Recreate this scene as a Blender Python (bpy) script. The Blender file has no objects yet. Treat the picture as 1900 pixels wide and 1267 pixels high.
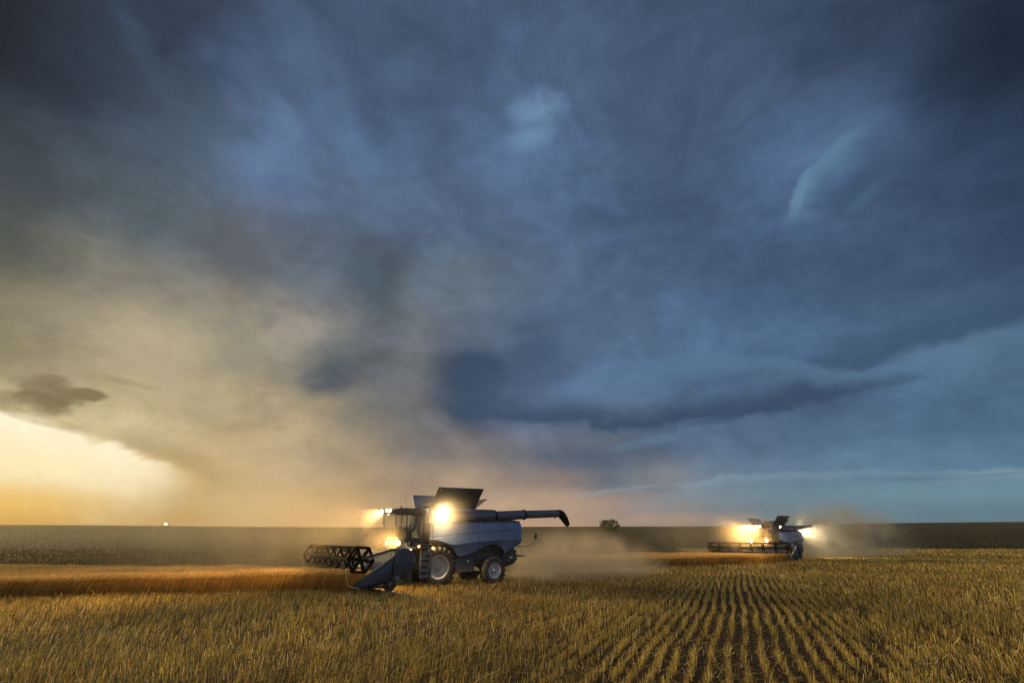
import bpy, math, random
import numpy as np
from math import radians as R_, sin, cos, pi

rng = np.random.default_rng(7)
random.seed(5)
S = bpy.context.scene
COL = S.collection

# ------------------------------------------------------------------ camera
FPX, HOR, CAMH = 900.0, 1000.0, 2.35            # focal (px of the 1900 px wide photo), eye-level row, camera height
PITCH = math.atan((HOR - 633.5) / FPX)
cam = bpy.data.cameras.new('camera')
cam.sensor_width = 36.0
cam.lens = 36.0 * FPX / 1900.0
cam.clip_start = 0.1
cam.clip_end = 6000
co = bpy.data.objects.new('camera', cam)
COL.objects.link(co)
co.location = (0, 0, CAMH)
co.rotation_euler = (pi / 2 + PITCH, 0, 0)
S.camera = co

S.render.engine = 'CYCLES'
S.cycles.use_denoising = True
try:
    S.cycles.denoiser = 'OPENIMAGEDENOISE'
except Exception:
    pass
S.cycles.max_bounces = 5
S.cycles.diffuse_bounces = 3
S.cycles.glossy_bounces = 2
S.cycles.transmission_bounces = 3
S.cycles.transparent_max_bounces = 8
S.cycles.volume_bounces = 0
S.cycles.volume_step_rate = 1.0
S.cycles.volume_max_steps = 64
S.cycles.sample_clamp_indirect = 3.0
S.view_settings.view_transform = 'Standard'
S.view_settings.look = 'None'
S.view_settings.exposure = 0.0
S.view_settings.gamma = 1.0


def lin(c):
    return tuple(((v / 255.0) / 12.92 if v / 255.0 <= 0.04045 else ((v / 255.0 + 0.055) / 1.055) ** 2.4) for v in c)


def skycol(c):
    k = (1.02, 1.12, 1.04) if c[2] > c[0] + 25 else ((1.08, 1.02, 0.99) if c[0] > c[2] + 14 else (1.02, 1.03, 1.0))
    return tuple(v * q for v, q in zip(lin(c), k))


def azel(x, y):
    """direction (azimuth, elevation) of a place in the sky, from its place in the photograph"""
    dx, dy = (x - 950) / FPX, (633.5 - y) / FPX
    d = np.array([dx, cos(PITCH) - dy * sin(PITCH), sin(PITCH) + dy * cos(PITCH)])
    d /= np.linalg.norm(d)
    return math.atan2(d[0], d[1]), math.asin(d[2])


# ------------------------------------------------------------------ sky (world)
class NT:
    """tiny helper to write node maths as expressions"""
    def __init__(s, tree):
        s.t = tree

    def n(s, typ, **kw):
        nd = s.t.nodes.new(typ)
        for k, v in kw.items():
            setattr(nd, k, v)
        return nd

    def put(s, sock, v):
        if hasattr(v, 'is_output'):
            s.t.links.new(v, sock)
        else:
            sock.default_value = v

    def m(s, op, a, b=None, c=None, clamp=False):
        nd = s.n('ShaderNodeMath', operation=op, use_clamp=clamp)
        s.put(nd.inputs[0], a)
        if b is not None:
            s.put(nd.inputs[1], b)
        if c is not None:
            s.put(nd.inputs[2], c)
        return nd.outputs[0]

    def vm(s, op, a, b=None, out=0):
        nd = s.n('ShaderNodeVectorMath', operation=op)
        s.put(nd.inputs[0], a)
        if b is not None:
            s.put(nd.inputs[1], b)
        return nd.outputs[out]

    def mix(s, f, a, b, blend='MIX'):
        nd = s.n('ShaderNodeMix', data_type='RGBA', blend_type=blend)
        s.put(nd.inputs[0], f)
        s.put(nd.inputs[6], a)
        s.put(nd.inputs[7], b)
        return nd.outputs[2]

    def smooth(s, v, a, b, lo=0.0, hi=1.0):
        nd = s.n('ShaderNodeMapRange', interpolation_type='SMOOTHSTEP')
        s.put(nd.inputs[0], v)
        for i, q in zip((1, 2, 3, 4), (a, b, lo, hi)):
            s.put(nd.inputs[i], q)
        return nd.outputs[0]

    def noise(s, vec, scale, detail=3, rough=0.5, dist=0.0, out=0):
        nd = s.n('ShaderNodeTexNoise')
        s.put(nd.inputs['Vector'], vec)
        nd.inputs['Scale'].default_value = scale
        nd.inputs['Detail'].default_value = detail
        nd.inputs['Roughness'].default_value = rough
        nd.inputs['Distortion'].default_value = dist
        return nd.outputs[out]

    def scale(s, vec, xyz):
        nd = s.n('ShaderNodeMapping')
        s.put(nd.inputs[0], vec)
        nd.inputs['Scale'].default_value = xyz
        return nd.outputs[0]


SKY = [  # (x, y, (r, g, b)) : the storm sky's colours, with lens darkening painted into the top corners
    (0, 10, (18, 21, 28)), (60, 100, (28, 33, 42)), (160, 60, (32, 37, 48)), (20, 140, (30, 35, 45)), (130, 150, (44, 53, 68)), (140, 260, (62, 75, 92)), (20, 260, (46, 55, 66)), (60, 370, (68, 78, 86)), (150, 370, (80, 92, 102)), (340, 380, (82, 95, 110)),
    (1890, 100, (28, 38, 56)), (1840, 10, (30, 40, 58)), (300, 30, (48, 56, 74)), (620, 40, (66, 78, 105)), (950, 40, (66, 80, 108)), (1300, 40, (64, 78, 105)),
    (1600, 40, (54, 66, 90)), (1890, 30, (40, 50, 70)),
    (20, 200, (42, 48, 60)), (250, 170, (66, 76, 96)), (500, 150, (80, 96, 130)), (760, 150, (64, 76, 102)), (950, 160, (84, 102, 138)), (1250, 170, (68, 82, 112)),
    (1600, 170, (60, 74, 102)), (1880, 200, (44, 56, 80)),
    (20, 330, (64, 70, 80)), (250, 310, (80, 92, 112)), (500, 300, (92, 110, 150)), (700, 290, (84, 102, 140)), (950, 240, (92, 112, 152)), (1020, 340, (78, 95, 130)), (1250, 330, (68, 84, 116)),
    (1540, 300, (76, 95, 132)), (1700, 340, (62, 78, 110)), (1880, 350, (50, 64, 92)),
    (20, 450, (84, 88, 84)), (200, 440, (98, 104, 104)), (400, 450, (92, 98, 108)), (600, 430, (88, 102, 128)), (850, 430, (78, 92, 122)), (1100, 450, (74, 92, 126)),
    (1450, 450, (68, 85, 118)), (1850, 450, (54, 69, 98)),
    (20, 560, (128, 124, 106)), (200, 560, (150, 143, 124)), (400, 560, (124, 122, 116)), (550, 560, (112, 114, 118)), (700, 540, (76, 86, 98)), (850, 550, (96, 106, 124)), (1050, 560, (86, 102, 132)),
    (1400, 560, (70, 90, 124)), (1700, 570, (66, 84, 116)), (1880, 570, (64, 82, 112)),
    (20, 660, (140, 134, 106)), (250, 660, (176, 166, 136)), (450, 640, (150, 145, 130)), (560, 700, (112, 112, 108)), (640, 670, (82, 88, 98)), (760, 680, (100, 104, 110)), (880, 700, (62, 76, 104)), (1050, 660, (78, 96, 130)),
    (1300, 660, (80, 102, 138)), (1550, 670, (74, 96, 130)), (1800, 640, (84, 108, 142)), (1890, 640, (84, 108, 138)),
    (250, 730, (178, 166, 128)), (420, 740, (172, 160, 128)), (560, 770, (148, 140, 120)), (700, 760, (108, 108, 108)), (860, 760, (62, 74, 98)), (1000, 740, (76, 92, 124)), (1180, 720, (84, 108, 144)),
    (1400, 720, (74, 94, 128)), (1500, 735, (64, 80, 108)), (1700, 730, (76, 100, 134)), (1890, 740, (74, 98, 128)),
    (30, 800, (226, 214, 170)), (150, 830, (232, 222, 186)), (330, 810, (192, 176, 136)), (480, 830, (182, 164, 124)), (620, 840, (150, 138, 116)), (800, 830, (112, 110, 112)), (1000, 800, (82, 94, 120)), (1200, 800, (78, 92, 120)),
    (1400, 830, (80, 98, 128)), (1650, 820, (76, 98, 130)), (1890, 820, (76, 102, 132)),
    (30, 880, (240, 224, 160)), (220, 890, (226, 204, 145)), (340, 900, (196, 170, 118)), (480, 890, (196, 172, 128)), (620, 890, (172, 154, 124)), (800, 880, (152, 136, 120)), (1000, 880, (122, 116, 118)), (1150, 875, (92, 100, 118)),
    (1400, 870, (92, 112, 140)), (1650, 870, (90, 118, 148)), (1890, 870, (92, 122, 150)),
    (30, 930, (226, 184, 96)), (200, 940, (196, 160, 92)), (350, 945, (172, 148, 100)), (500, 940, (196, 168, 122)), (650, 935, (196, 164, 118)), (900, 930, (184, 162, 134)), (1080, 930, (168, 148, 134)), (1250, 930, (134, 136, 142)),
    (1450, 930, (104, 120, 136)), (1650, 930, (95, 119, 138)), (1890, 920, (98, 126, 146)),
    (30, 970, (196, 148, 66)), (300, 970, (182, 146, 88)), (560, 968, (194, 160, 110)), (1000, 965, (186, 156, 132)), (1200, 965, (152, 138, 128)), (1500, 960, (108, 124, 134)), (1890, 960, (94, 121, 138)),
]
BACK = [(-100, 2, (205, 150, 80)), (-100, 12, (180, 150, 100)), (-100, 35, (90, 96, 108)), (-140, 5, (165, 150, 140)), (-140, 30, (135, 145, 165)), (180, 5, (150, 165, 190)),  # unseen sky behind the camera, made brighter and bluer to light the machines
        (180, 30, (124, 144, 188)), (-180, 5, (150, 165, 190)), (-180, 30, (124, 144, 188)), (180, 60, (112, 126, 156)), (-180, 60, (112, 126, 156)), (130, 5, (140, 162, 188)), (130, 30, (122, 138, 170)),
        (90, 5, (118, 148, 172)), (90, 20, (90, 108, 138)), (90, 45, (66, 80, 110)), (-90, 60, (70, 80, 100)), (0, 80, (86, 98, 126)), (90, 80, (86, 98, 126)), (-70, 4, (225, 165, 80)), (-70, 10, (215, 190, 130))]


def build_world():
    w = bpy.data.worlds.new('World')
    S.world = w
    w.use_nodes = True
    t = w.node_tree
    t.nodes.clear()
    N = NT(t)
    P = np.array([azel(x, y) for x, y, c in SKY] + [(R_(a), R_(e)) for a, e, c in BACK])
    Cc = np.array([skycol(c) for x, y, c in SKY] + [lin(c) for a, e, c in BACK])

    def field(a, e):
        da = (P[:, 0] - a) * cos(e) ** 0.7
        de = (P[:, 1] - e) * 1.35
        d2 = da * da + de * de
        wt = 1 / (d2 + (0.018 + 0.035 * max(e, 0)) ** 2) ** 2.2
        return (wt[:, None] * Cc).sum(0) / wt.sum()

    d = N.n('ShaderNodeTexCoord').outputs['Generated']
    nv = N.noise(N.scale(d, (1, 1, 1.6)), 3.2, 4, 0.55, 0.2, out=1)
    wv = N.vm('SCALE', N.vm('SUBTRACT', nv, (0.5, 0.5, 0.5)))
    wv.node.inputs['Scale'].default_value = 0.085
    el0 = N.m('ARCSINE', N.n('ShaderNodeSeparateXYZ').outputs[2])
    sep0 = el0.node.inputs[0].links[0].from_node
    N.put(sep0.inputs[0], d)
    # less warp close to the horizon
    damp = N.smooth(el0, R_(0.5), R_(14))
    wv2 = N.vm('SCALE', wv)
    N.put(wv2.node.inputs['Scale'], N.m('ADD', N.m('MULTIPLY_ADD', damp, 0.85, 0.15), N.smooth(el0, R_(25), R_(58), 0.0, 1.3)))
    dw = N.vm('NORMALIZE', N.vm('ADD', d, wv2))
    sp = N.n('ShaderNodeSeparateXYZ')
    N.put(sp.inputs[0], dw)
    az = N.m('ARCTAN2', sp.outputs[0], sp.outputs[1])
    el = N.m('ARCSINE', sp.outputs[2])
    fac = N.m('ADD', N.m('DIVIDE', az, 2 * pi), 0.5)
    els = [-4, 1.2, 3.2, 6, 9.5, 13.5, 18, 23, 29, 36, 44, 53, 64, 85]
    azs = [-180, -140, -105, -80, -66] + list(np.linspace(-56, 56, 21)) + [66, 80, 105, 140, 180]
    out = None
    for i, e in enumerate(els):
        cr = N.n('ShaderNodeValToRGB')
        cr.color_ramp.interpolation = 'LINEAR'
        while len(cr.color_ramp.elements) < len(azs):
            cr.color_ramp.elements.new(0.5)
        for k, a in enumerate(azs):
            cr.color_ramp.elements[k].position = k / 100.0
        for k in reversed(range(len(azs))):
            cr.color_ramp.elements[k].position = (azs[k] + 180) / 360.0
        for k, a in enumerate(azs):
            c = field(R_(a), R_(e))
            cr.color_ramp.elements[k].color = (c[0], c[1], c[2], 1)
        N.put(cr.inputs[0], fac)
        if out is None:
            out = cr.outputs[0]
        else:
            out = N.mix(N.smooth(el, R_(els[i - 1]), R_(e)), out, cr.outputs[0])
    # billowing light and dark in the cloud deck
    n1 = N.noise(N.scale(dw, (1.0, 1.0, 1.5)), 3.9, 8, 0.60, 0.7)
    n2 = N.noise(N.scale(dw, (1.2, 1.0, 2.2)), 9.0, 7, 0.62, 1.0)
    a1 = N.m('MULTIPLY', N.m('SUBTRACT', n1, 0.5), 1.4)
    a2 = N.m('MULTIPLY', N.m('SUBTRACT', n2, 0.5), 0.75)
    amp = N.smooth(el0, R_(0.0), R_(12), 0.25, 1.0)
    gain = N.m('POWER', 2.0, N.m('MULTIPLY', N.m('ADD', a1, a2), N.m('MULTIPLY', amp, 1.15)))
    out = N.vm('SCALE', out)
    src = out.node
    # reconnect as scale of the colour
    t.links.new(gain, src.inputs['Scale'])

    # individual clouds: (photo place, half sizes in degrees, tilt, colour, strength, noise)
    n3 = N.m('SUBTRACT', N.noise(N.scale(d, (1, 1, 1.5)), 11.0, 6, 0.62, 0.6), 0.5)
    tex = N.smooth(N.noise(N.scale(d, (1, 1, 1.4)), 7.0, 7, 0.6, 0.8), 0.3, 0.62, 0.45, 1.25)
    sp0 = N.n('ShaderNodeSeparateXYZ')
    N.put(sp0.inputs[0], d)
    az0 = N.m('ARCTAN2', sp0.outputs[0], sp0.outputs[1])

    def blob(px, py, ra, re, tilt, col, k, soft=(1.0, 0.35), nz=1.0, src_az=az0, src_el=el0):
        nonlocal out
        a, e = azel(px, py)
        u = N.m('SUBTRACT', src_az, a)
        v = N.m('SUBTRACT', src_el, e)
        c, s_ = cos(R_(tilt)), sin(R_(tilt))
        uu = N.m('MULTIPLY_ADD', v, s_ / R_(ra), N.m('MULTIPLY', u, c / R_(ra)))
        vv = N.m('MULTIPLY_ADD', v, c / R_(re), N.m('MULTIPLY', u, -s_ / R_(re)))
        r = N.m('SQRT', N.m('ADD', N.m('MULTIPLY', uu, uu), N.m('MULTIPLY', vv, vv)))
        r = N.m('MULTIPLY_ADD', n3, nz, r)
        f = N.m('MULTIPLY', N.smooth(r, soft[0], soft[1]), N.m('MULTIPLY', tex, k), clamp=True)
        out = N.mix(f, out, skycol(col) + (1,))

    def band(pts, up, dn, col, k, nz=0.02, hard=False, steep=False):
        """a streak or shelf of cloud along a line of (x, y, strength, width factor) points of the sky"""
        nonlocal out
        P2 = [azel(p[0], p[1]) + (p[2], p[3]) for p in pts]
        if steep:     # the line runs up the sky: azimuth as a function of elevation
            P2 = sorted((e_ * 2, a_, k_, w_) for a_, e_, k_, w_ in P2)
        cr = N.n('ShaderNodeValToRGB')
        cr.color_ramp.interpolation = 'EASE' if not hard else 'LINEAR'
        while len(cr.color_ramp.elements) < len(P2):
            cr.color_ramp.elements.new(0.5)
        for q in range(len(P2)):
            cr.color_ramp.elements[q].position = q / 100.0
        for q in reversed(range(len(P2))):
            cr.color_ramp.elements[q].position = P2[q][0] / (2 * pi) + 0.5
        for q in range(len(P2)):
            cr.color_ramp.elements[q].color = (P2[q][1], P2[q][2], P2[q][3], 1)
        N.put(cr.inputs[0], N.m('ADD', N.m('DIVIDE', N.m('MULTIPLY', el0, 2.0) if steep else az0, 2 * pi), 0.5))
        sc = N.n('ShaderNodeSeparateColor')
        N.put(sc.inputs[0], cr.outputs[0])
        v = N.m('SUBTRACT', az0 if steep else el0, sc.outputs[0])
        v = N.m('MULTIPLY_ADD', n3, nz, v)
        v = N.m('DIVIDE', v, sc.outputs[2])
        f = N.m('MULTIPLY', N.smooth(v, -R_(dn), 0.0), N.smooth(v, R_(up), 0.0))
        f = N.m('MULTIPLY', N.m('MULTIPLY', f, sc.outputs[1]), k)
        out = N.mix(f, out, skycol(col) + (1,))

    # lit dust billows rising on the left
    blob(330, 640, 13.0, 6.0, 25, (178, 168, 140), 0.55, (1.2, 0.1), 1.0)
    blob(560, 615, 6.5, 2.6, 20, (160, 155, 143), 0.55, (1.2, 0.1), 1.0)
    blob(520, 830, 9.0, 6.0, 0, (198, 182, 146), 0.55, (1.2, 0.1), 0.8)
    blob(400, 740, 7.0, 4.0, 10, (184, 172, 138), 0.5, (1.2, 0.1), 0.8)
    blob(480, 925, 7.0, 2.2, 0, (202, 178, 132), 0.4, (1.2, 0.1), 0.8)
    blob(760, 620, 3.0, 6.5, 10, (122, 126, 134), 0.4, (1.2, 0.1), 1.0)
    # bright gap under the cloud edge, low on the left
    band([(-700, 560, 1, 1), (-200, 700, 1, 1), (0, 771, 1, 1), (80, 788, 1, 1), (130, 812, 1, 1), (165, 832, 0.95, 1), (200, 834, 1, 1), (240, 848, 0.9, 0.9), (280, 862, 0.75, 0.8), (312, 874, 0.4, 0.8), (350, 890, 0, 0.7)],
         1.1, 7.5, (255, 248, 218), 0.93, 0.07, True)
    band([(-700, 660, 1, 1), (-200, 790, 1, 1), (0, 850, 1, 1), (100, 862, 1, 1), (200, 880, 0.9, 0.9), (300, 900, 0.5, 0.7), (400, 915, 0, 0.5)],
         3.5, 3.8, (246, 232, 182), 0.55, 0.02)
    band([(-700, 760, 1, 1), (0, 930, 1, 1), (120, 935, 0.8, 1), (260, 940, 0.2, 0.9), (420, 940, 0, 0.8)], 2.2, 2.6, (236, 196, 104), 0.6, 0.02)
    # grey brown cloud edge over the gap, and the small dark clouds above it
    band([(60, 770, 0, 0.6), (150, 790, 0.8, 0.8), (240, 820, 1, 1), (330, 855, 1, 1), (400, 885, 0.6, 1), (480, 900, 0, 1)], 2.4, 0.9, (160, 145, 104), 0.5, 0.03)
    blob(20, 742, 4.6, 0.95, -2, (116, 106, 76), 0.7, (1.2, 0.5), 2.0)
    blob(75, 722, 3.0, 0.75, -14, (120, 110, 80), 0.62, (1.2, 0.4), 2.4)
    blob(88, 703, 1.6, 0.5, 5, (124, 114, 84), 0.6, (1.2, 0.4), 2.2)
    blob(122, 724, 1.4, 0.5, -16, (124, 114, 84), 0.6, (1.2, 0.4), 2.2)
    blob(100, 742, 2.6, 0.5, 3, (126, 116, 84), 0.55, (1.2, 0.4), 2.0)
    blob(168, 732, 1.5, 0.62, 0, (126, 115, 84), 0.8, (1.1, 0.6), 1.2)
    blob(230, 708, 3.4, 0.5, -4, (152, 140, 110), 0.5, (1.1, 0.4), 1.6)
    blob(60, 772, 5.0, 0.6, -12, (176, 160, 112), 0.5, (1.1, 0.4), 1.3)
    # pale veil hooks and patches
    band([(1590, 235, 0, 1.2), (1560, 262, 0.6, 1.2), (1535, 285, 0.8, 1), (1508, 312, 1, 1), (1486, 345, 1, 0.9), (1470, 378, 1, 0.7), (1464, 396, 0.7, 0.6), (1470, 412, 0, 0.5)], 3.6, 1.1, (98, 126, 160), 0.75, 0.06, False, True)
    blob(1488, 352, 2.6, 0.7, 55, (108, 138, 172), 0.45, (1.3, 0.0), 1.0)
    blob(1545, 285, 4.2, 3.0, 30, (90, 118, 152), 0.55, (1.3, 0.0), 1.4)
    blob(1485, 403, 2.2, 0.9, -8, (94, 120, 154), 0.5, (1.25, 0.0), 0.9)
    blob(1600, 350, 4.5, 1.5, 30, (60, 80, 110), 0.55, (1.2, 0.2), 0.8)
    blob(1605, 368, 2.6, 0.7, 25, (82, 106, 140), 0.35, (1.3, 0.0), 0.8)
    blob(1000, 205, 6.0, 2.2, 4, (108, 132, 170), 0.85, (1.2, 0.1), 1.3)
    blob(985, 255, 5.0, 1.6, 8, (106, 134, 172), 0.65, (1.2, 0.1), 1.2)
    blob(930, 130, 5.5, 2.8, 50, (86, 106, 144), 0.45, (1.2, 0.1), 1.2)
    blob(1105, 340, 5.0, 1.8, 25, (86, 106, 142), 0.4, (1.2, 0.1), 0.8)
    blob(490, 295, 6.0, 3.0, -6, (96, 116, 152), 0.6, (1.15, 0.1), 0.9)
    blob(660, 285, 8.5, 3.0, -44, (92, 114, 150), 0.55, (1.3, 0.0), 1.5)
    blob(530, 220, 3.2, 2.0, -30, (100, 122, 158), 0.55, (1.2, 0.1), 1.1)
    blob(560, 125, 8.5, 3.0, -40, (84, 106, 142), 0.5, (1.2, 0.1), 1.4)
    blob(760, 130, 5.0, 2.0, 10, (84, 104, 142), 0.5, (1.2, 0.1), 1.4)
    blob(690, 195, 5.5, 3.2, -50, (62, 76, 104), 0.55, (1.2, 0.1), 1.2)
    blob(430, 240, 6.0, 2.0, 15, (66, 80, 102), 0.5, (1.2, 0.1), 1.2)
    blob(270, 100, 7.0, 1.6, -30, (66, 84, 110), 0.4, (1.2, 0.1), 1.4)
    # dark masses in the middle
    blob(880, 700, 5.2, 3.6, 12, (58, 72, 98), 0.85, (1.12, 0.5), 0.55)
    blob(990, 655, 4.5, 2.6, 10, (66, 82, 110), 0.7, (1.15, 0.3), 0.8)
    blob(985, 610, 3.2, 1.0, 5, (72, 84, 110), 0.5, (1.2, 0.2), 0.9)
    blob(700, 545, 7.0, 2.6, -40, (72, 86, 100), 0.65, (1.2, 0.1), 1.0)
    blob(420, 460, 8.0, 3.0, -10, (92, 98, 104), 0.55, (1.2, 0.1), 1.2)
    blob(620, 700, 4.6, 2.6, 15, (74, 84, 96), 0.75, (1.2, 0.1), 1.0)
    blob(440, 650, 2.4, 3.0, 10, (134, 132, 122), 0.45, (1.2, 0.1), 1.0)
    blob(690, 790, 6.0, 3.0, 0, (120, 118, 112), 0.45, (1.2, 0.1), 1.0)
    blob(640, 860, 6.0, 2.0, -10, (142, 128, 108), 0.45, (1.2, 0.1), 1.0)
    # long dark shelves on the right, soft above and crisper below
    band([(780, 730, 0, 0.6), (860, 765, 0.8, 0.9), (960, 774, 0.9, 1), (1060, 776, 0.9, 1), (1130, 790, 1, 1), (1200, 793, 1, 1), (1260, 775, 1, 1), (1340, 768, 1, 0.9), (1420, 758, 1, 0.9), (1500, 742, 1, 0.8), (1580, 725, 0.9, 0.6),
          (1660, 712, 0.7, 0.4), (1760, 694, 0, 0.3)], 3.4, 1.1, (56, 72, 100), 0.95, 0.05)
    band([(1240, 730, 0, 1), (1340, 700, 0.6, 1), (1420, 690, 0.8, 1), (1500, 690, 0.6, 1), (1600, 670, 0.7, 1), (1700, 632, 0.9, 1), (1780, 612, 1, 1), (1860, 590, 1, 1), (2000, 560, 1, 1), (2300, 500, 0, 1)], 3.6, 1.2, (60, 80, 110), 0.8, 0.06)
    band([(1180, 690, 0, 1), (1300, 662, 0.7, 1), (1450, 668, 0.9, 1), (1560, 695, 1, 0.8), (1640, 690, 0.9, 0.8), (1740, 650, 0.9, 1), (1840, 628, 0.9, 1), (1900, 605, 0.6, 1), (2200, 560, 0, 1)], 1.2, 2.8, (96, 124, 156), 0.45, 0.06)
    blob(1120, 715, 7.5, 2.6, 8, (94, 118, 154), 0.5, (1.2, 0.1), 1.0)
    blob(1090, 850, 9.0, 1.8, -6, (76, 88, 112), 0.6, (1.2, 0.2), 0.9)
    blob(1200, 820, 5.0, 0.7, 8, (92, 116, 146), 0.5, (1.2, 0.2), 1.0)
    # thin bright streaks over the horizon on the right
    band([(1180, 925, 0, 1), (1300, 915, 0.6, 1), (1500, 915, 0.7, 1), (1700, 915, 0.9, 1), (1900, 905, 1, 1), (2300, 880, 0, 1)], 2.2, 2.0, (116, 142, 162), 0.5, 0.02)
    band([(1050, 916, 0, 0.6), (1110, 910, 1, 0.6), (1180, 903, 0.8, 0.7), (1270, 900, 0.7, 0.8), (1330, 886, 0.9, 1), (1450, 880, 0.8, 1), (1600, 878, 0.5, 1), (1740, 876, 0.5, 1), (1830, 876, 1, 0.8), (1900, 871, 1, 0.7), (2200, 850, 0, 0.6)],
         0.4, 1.1, (140, 156, 170), 0.42, 0.04)
    band([(1540, 892, 0, 0.5), (1600, 890, 0.9, 0.8), (1660, 890, 1, 1), (1720, 888, 0.9, 0.9), (1790, 884, 0.3, 0.5), (1830, 882, 0, 0.4)], 0.75, 0.4, (90, 114, 138), 0.75, 0.02)
    blob(1850, 880, 2.6, 0.12, 2, (96, 118, 138), 0.7, (1.15, 0.3), 0.5)
    blob(1235, 905, 2.4, 0.5, 4, (116, 124, 136), 0.6, (1.15, 0.3), 1.4)
    blob(1000, 930, 8.0, 2.0, 0, (190, 166, 140), 0.4, (1.2, 0.1), 0.6)
    blob(1260, 962, 7.0, 0.8, 0, (176, 150, 136), 0.5, (1.2, 0.1), 0.6)
    # fine mottling everywhere
    n4 = N.m('ADD', N.m('MULTIPLY', N.noise(N.scale(d, (1, 1, 1.6)), 24.0, 6, 0.65, 0.5), 0.72), N.m('MULTIPLY', N.noise(d, 330.0, 2, 0.7), 0.28))
    g2 = N.m('POWER', 2.0, N.m('MULTIPLY', N.m('SUBTRACT', n4, 0.5), N.smooth(el0, R_(1), R_(12), 0.35, 0.62)))
    out2 = N.vm('SCALE', out)
    t.links.new(g2, out2.node.inputs['Scale'])
    bg = N.n('ShaderNodeBackground')
    t.links.new(out2, bg.inputs[0])
    bg.inputs[1].default_value = 1.0
    wo = N.n('ShaderNodeOutputWorld')
    t.links.new(bg.outputs[0], wo.inputs[0])
    w.cycles.sampling_method = 'MANUAL'
    w.cycles.sample_map_resolution = 512


build_world()

# the low evening sun behind the dust on the left
SUN_AZ, SUN_EL = R_(-60), R_(14)
sl = bpy.data.lights.new('sun', 'SUN')
sl.energy = 3.7
sl.angle = R_(14)
sl.color = (1.0, 0.79, 0.42)
so = bpy.data.objects.new('sun', sl)
COL.objects.link(so)
so.rotation_euler = (pi / 2 - SUN_EL, 0, -SUN_AZ + pi)
so.location = (-40, 20, 30)


# ------------------------------------------------------------------ helpers
def smoothstep(v, a, b):
    q = np.clip((v - a) / (b - a), 0, 1)
    return q * q * (3 - 2 * q)


def ground_z(x, y):
    x = np.asarray(x, float)
    y = np.asarray(y, float)
    d = np.sqrt(x * x + y * y)
    z = 0.05 * np.sin(x * 0.21 + 1.0) * np.sin(y * 0.17) * smoothstep(d, 6, 20)
    # soft swell under the near end of the header
    dx, dy = x + 8.5, y - 21.0
    u = dx * 0.97 + dy * 0.2
    v = -dx * 0.2 + dy * 0.97
    z = z + 0.24 * np.exp(-(v / 4.2) ** 2) * np.exp(-(np.where(u < 0, u * 0.35, u) / 5.0) ** 2)
    far = np.clip(y, 0, None) + 0.12 * np.abs(x)
    s = 0.040 * (1 + 0.22 * smoothstep(x / np.maximum(d, 1), 0.3, 0.66) + 0.0 * x)
    rise = s * np.clip(far - 130, 0, None) ** 2 / (np.clip(far - 130, 0, None) + 28)
    cap = s * 330 * 0.97
    rise = np.where(far > 470, cap + 0.0022 * (far - 470), np.minimum(rise, cap))
    z = z + rise + 0.35 * np.sin(x * 0.013 + 0.6) * smoothstep(far, 200, 400)
    return z


def tag(o, label=None, cat=None, group=None, kind=None):
    for k, v in (('label', label), ('category', cat), ('group', group), ('kind', kind)):
        if v:
            o[k] = v
    return o


def link(o, parent=None):
    COL.objects.link(o)
    if parent is not None:
        o.parent = parent
    return o


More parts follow.
